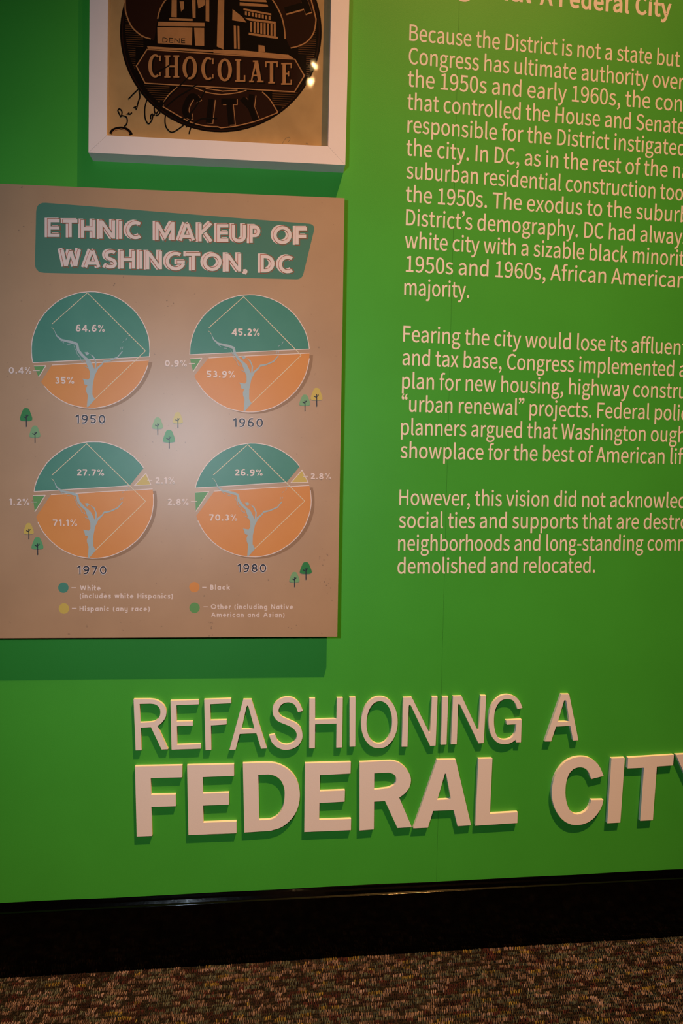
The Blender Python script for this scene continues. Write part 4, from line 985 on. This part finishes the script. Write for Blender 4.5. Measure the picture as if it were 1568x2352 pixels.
# two rounded side lobes and a black middle field with plain tan blocks
poly_px('side_lobe', [spl(z1([(290, -250), (285, 60), (300, 190), (370, 360), (480, 470), (640, 538), (700, 560), (720, 330), (800, 100), (900, -250)]), True, 4)], s1 + 2 * L_, M['brown'], sleeve)
poly_px('side_lobe', [spl(z2([(1290, -250), (1350, 180), (1365, 290), (1330, 450), (1240, 560), (1130, 615), (1030, 640), (960, 480), (930, 300), (780, -250)]), True, 4)], s1 + 2 * L_, M['brown'], sleeve)
strokes_each('lobe_line', [spl(z1([(285, -250), (285, 60), (300, 190), (370, 360), (480, 470), (560, 515), (640, 538)]), n=5), spl(z2([(1235, -250), (1350, 180), (1365, 290), (1330, 450), (1240, 560), (1130, 615), (1030, 640)]), n=5),
                         spl(z1([(735, 260), (765, 140), (830, 20), (950, -120)]), n=4), spl(z2([(955, 520), (945, 380), (900, 200), (790, 0), (640, -160)]), n=4)], 3.0, s1 + 3 * L_, M['tan'], sleeve)
poly_px('middle_field', [z1([(735, 260), (765, 140), (830, 20), (950, -120)]) + z2([(640, -160), (790, 0), (900, 200), (945, 380), (955, 520), (1080, 770)]) + z1([(590, 660), (690, 540)])], s1 + 3 * L_, M['brownblack'], sleeve)
blocks = [z1([(745, 300), (1385, 315), (1385, 365), (735, 360)]), z1([(730, 375), (1215, 385), (1210, 625), (735, 600)]), z1([(1240, 385), (1380, 388), (1380, 635), (1255, 630)]), z1([(900, 250), (1220, 262), (1220, 290), (890, 282)]),
          z1([(930, 0), (1000, 0), (1000, 240), (925, 235)]), z1([(1040, 20), (1100, 20), (1100, 120), (1060, 160)]), z1([(1210, 0), (1260, 0), (1260, 250), (1220, 245)]), z1([(1400, 0), (1450, 0), (1450, 300), (1400, 290)]), z1([(1280, 0), (1390, 0), (1390, 70), (1300, 120)]),
          z2([(60, 0), (145, 0), (133, 660), (45, 620)]), z1([(590, 640), (1560, 700), (1568, 725), (600, 675)]), z2([(0, 660), (420, 675), (1000, 730), (1070, 780), (600, 750), (0, 705)])]
for k in range(8):
    x = 490 + k * 45
    blocks.append(z2([(x, 290 + k * 4), (x + 26, 292 + k * 4), (x + 26, 430 + k * 8), (x, 425 + k * 8)]))
for k in range(8):
    x = 420 + k * 45
    blocks.append(z2([(x, 150 + k * 9), (x + 26, 153 + k * 9), (x + 26, 205 + k * 9), (x, 200 + k * 9)]))
blocks += [z2([(400, 110), (770, 180), (770, 205), (400, 135)]), z2([(410, 235), (830, 290), (830, 318), (480, 275)]), z2([(350, 30), (720, 60), (730, 90), (350, 75)]), z2([(470, 435), (860, 490), (860, 520), (470, 465)]), z2([(350, 0), (700, 0), (710, 30), (350, 15)]),
           z2([(270, 340), (300, 345), (305, 650), (275, 650)]), z2([(320, 345), (345, 350), (350, 655), (325, 655)]), z2([(255, 120), (390, 230), (440, 300), (250, 270)]), z2([(600, 600), (680, 610), (690, 690), (600, 690)])]
for i, q in enumerate(blocks):
    poly_px('tan_block', [q], s1 + 4 * L_ + (i % 5) * STG, M['tan'], sleeve)
# banner
ban = z1([(440, 915), (588, 685)]) + z2([(1085, 790), (1212, 1010), (1080, 1225)]) + z1([(562, 1152)])
poly_px('banner', [ban], s1 + 5 * L_, M['brown'], sleeve)
strokes_px('banner_line', [(ban, {'closed': True})], 2.6, s1 + 6 * L_, M['tan'], sleeve)
CH = [('C', 340.3, 369, 124.4, 178.3), ('H', 377.3, 411.6, 126.9, 178.3), ('O', 419, 452.3, 129.4, 182.4), ('C', 462.2, 490.4, 131, 184), ('O', 499.5, 532.5, 134.3, 186.8), ('L', 540, 563.2, 136, 187.7), ('A', 571.8, 604.9, 139, 189), ('T', 608.8, 637.8, 141.2, 191.5), ('E', 645.5, 670, 144.3, 194.6)]
def slab(ch, x0, x1, y0, y1, sx_=0, sy_=0):
    w, h = x1 - x0, y1 - y0
    tk, tn = 7.6, 3.6
    P = lambda a, b_: (x0 + a + sx_, y1 - b_ + sy_)
    R_ = lambda a, b_, c, d: [P(a, b_), P(c, b_), P(c, d), P(a, d)]
    if ch == 'O': return [[[(x + sx_, y + sy_) for x, y in ell(x0 + w / 2, y0 + h / 2, w / 2, h / 2, n=32)], [(x + sx_, y + sy_) for x, y in ell(x0 + w / 2, y0 + h / 2, w / 2 - tk - .6, h / 2 - tn - 1.5, n=32)]]]
    if ch == 'C':
        o = ell(x0 + w * .55, y0 + h / 2, w * .55, h / 2, -55, -305, 24)
        i = ell(x0 + w * .57, y0 + h / 2, w * .57 - tk - .5, h / 2 - tn - 1.2, -300, -60, 20)
        return [[[(x + sx_, y + sy_) for x, y in o + i]], [R_(w - 3.6, h - 16, w, h - 3)], [R_(w - 3.2, 4, w - .2, 13)]]
    if ch == 'H': return [[R_(3, 0, 3 + tk, h)], [R_(w - 3 - tk, 0, w - 3, h)], [R_(3, h / 2 - 2, w - 3, h / 2 + 2)]] + [[R_(a, b_, a + tk + 6, b_ + tn)] for a in (0, w - tk - 6) for b_ in (0, h - tn)]
    if ch == 'L': return [[R_(3, 0, 3 + tk, h)], [R_(0, h - tn, tk + 6, h)], [R_(0, 0, w, tn)], [R_(w - 3.4, 0, w, 15)]]
    if ch == 'E': return [[R_(3, 0, 3 + tk, h)], [R_(0, h - tn, w, h)], [R_(0, 0, w, tn)], [R_(3, h / 2 - 2, w * .75, h / 2 + 2)], [R_(w - 3, 0, w, 12)], [R_(w - 3, h - 12, w, h)], [R_(w * .75 - 3, h / 2 - 6, w * .75, h / 2 + 6)]]
    if ch == 'T': return [[R_(w / 2 - tk / 2, 0, w / 2 + tk / 2, h)], [R_(0, h - tn, w, h)], [R_(0, h - 13, 3, h)], [R_(w - 3, h - 13, w, h)], [R_(w / 2 - 7.5, 0, w / 2 + 7.5, tn)]]
    if ch == 'A': return [[[P(3, 0), P(6, 0), P(w * .53, h - 6), P(w * .42, h)]], [[P(w - 12, 0), P(w - 4, 0), P(w * .62, h), P(w * .36, h)]], [R_(w * .26, h * .28, w * .68, h * .28 + 3.4)], [R_(0, 0, 10.5, tn)], [R_(w - 15, 0, w, tn)], [R_(w * .26, h - tn, w * .6, h)]]
for nm, dx, dy, dd, m in (('lettering_shadow', 3.2, 3.2, 6, M['brownblack']), ('lettering', 0, 0, 7, M['tan'])):
    sh = []
    for ch, x0, x1, y0, y1 in CH:
        for i, cons in enumerate(slab(ch, x0, x1, y0, y1, dx, dy)):
            d = s1 + dd * L_ + (i % 7) * STG
            sh.append((W(cons, d), d, 0))
    make(nm, sh, m, sleeve)
# lower band with its own word
band = [z1([(1010, 1205)])[0]] + spl(z1([(1010, 1205), (900, 1300), (830, 1400), (800, 1480)]), n=4) + spl(z1([(800, 1480), (1000, 1600), (1200, 1690), (1400, 1740), (1568, 1760)]), n=3) + spl(z2([(100, 1700), (300, 1690), (550, 1640), (700, 1580), (860, 1500)]), n=3) + spl(z2([(860, 1500), (800, 1400), (740, 1310), (650, 1225)]), n=3)
poly_px('lower_band', [band], s1 + 2 * L_, M['brown'], sleeve)
strokes_each('band_line', [spl(z1([(1010, 1205), (900, 1300), (830, 1400), (805, 1480)]), n=4), spl(z1([(805, 1475), (1000, 1590), (1200, 1695), (1400, 1745), (1568, 1755)]), n=3) + spl(z2([(100, 1705), (300, 1680), (550, 1620), (700, 1565), (860, 1500)]), n=3), spl(z2([(860, 1500), (800, 1400), (740, 1310), (650, 1225)]), n=3),
                         spl(z1([(1230, 1205), (1400, 1275), (1568, 1305)]), n=3) + spl(z2([(110, 1262), (300, 1240), (440, 1205)]), n=3), spl(z1([(1400, 1225), (1568, 1250)]), n=3) + spl(z2([(120, 1215), (320, 1203)]), n=3)], 2.4, s1 + 3 * L_, M['tan'], sleeve)
cit = [spl(z1([(1290, 1400), (1250, 1340), (1190, 1340), (1130, 1440), (1110, 1530), (1140, 1600), (1200, 1600)]), n=3), z1([(1475, 1370), (1440, 1700)]), z2([(105, 1350), (300, 1350)]), z2([(205, 1350), (235, 1660)]), z2([(380, 1310), (485, 1420)]), z2([(510, 1260), (490, 1420), (560, 1600)])]
strokes_px('band_lettering_edge', [[(x + 4, y + 2) for x, y in l] for l in cit], 13.5, s1 + 4 * L_, M['tan'], sleeve)
strokes_px('band_lettering', [[(x + 2.6, y + .8) for x, y in l] for l in cit], 13.0, s1 + 5 * L_, M['brown'], sleeve)
strokes_px('band_lettering_face', cit, 12.5, s1 + 6 * L_, M['brownblack'], sleeve)
tt = [z2([(955, 140), (1240, 60)]), z2([(1205, -10), (1270, 170)])]
strokes_px('arc_lettering_edge', [[(x + 1, y + 3) for x, y in l] for l in tt], 16, s1 + 4 * L_, M['tan'], sleeve)
strokes_px('arc_lettering', tt, 15, s1 + 5 * L_, M['brownblack'], sleeve)
# small arched mark in the corner
strokes_px('corner_mark', [spl(z1([(85, 1855), (105, 1815), (160, 1785), (230, 1775), (300, 1790), (350, 1830), (370, 1870)]), n=4)], 7.5, s1, M['brownblack'], sleeve)
strokes_px('corner_mark_lines', [spl(z1([(100, 1850), (125, 1820), (150, 1800), (190, 1795), (230, 1785), (270, 1795), (310, 1815), (345, 1850)]), n=3)], 1.6, s1 + L_, M['tan'], sleeve)
# handwriting in black marker
hw = [[(280, 1750), (240, 1650), (195, 1560), (185, 1525), (210, 1510), (240, 1545), (235, 1600), (215, 1620)], [(235, 1600), (300, 1620), (315, 1680), (295, 1735), (270, 1750)], [(345, 1560), (310, 1590), (340, 1590), (380, 1560)], [(380, 1560), (400, 1500), (430, 1480), (440, 1510), (470, 1400), (490, 1340), (475, 1255)],
      [(490, 1215), (400, 1300), (318, 1392), (400, 1350), (500, 1290), (560, 1270), (530, 1300), (570, 1330), (590, 1310)], [(600, 1350), (560, 1480), (560, 1620), (590, 1700), (620, 1710), (660, 1650), (665, 1580), (640, 1600), (640, 1650)], [(665, 1600), (720, 1570), (760, 1480), (700, 1450), (690, 1530), (720, 1600), (770, 1560)],
      [(770, 1560), (800, 1460), (900, 1330), (1050, 1180), (1200, 1020)], [(880, 1530), (840, 1620), (845, 1740), (900, 1820), (960, 1825), (1060, 1760), (1140, 1690), (1200, 1640)], [(880, 1590), (920, 1640), (980, 1620), (1020, 1640), (1080, 1640), (1150, 1600), (1260, 1480), (1400, 1240)], [(1190, 1640), (1130, 1760)], [(1170, 1855), (1190, 1780), (1240, 1710), (1330, 1650), (1420, 1640), (1560, 1640)], [(850, 1480), (1000, 1350), (1180, 1240), (1280, 1170)], [(700, 1010), (800, 960), (900, 905)]]
strokes_px('handwriting', [spl(z1(l), n=4) for l in hw], 3.1, s1 + 8 * L_, M['ink'], sleeve)
run('pencil_name', 'DENE', 240 + 800 / 6.031, 585 / 6.031, 240 + 1115 / 6.031, 598 / 6.031, 11, .12, s1 + 8 * L_, M['ink'], sleeve, gap=.15)
strokes_px('pencil_mark', [spl(z2([(920, 1915), (960, 1850), (1010, 1830), (1020, 1860), (990, 1900)]), n=3), spl(z2([(1230, 1920), (1245, 1905), (1260, 1925)]), n=3)], .8, s1, mat('pencil', (.12, .10, .07), .7, .2), sleeve)
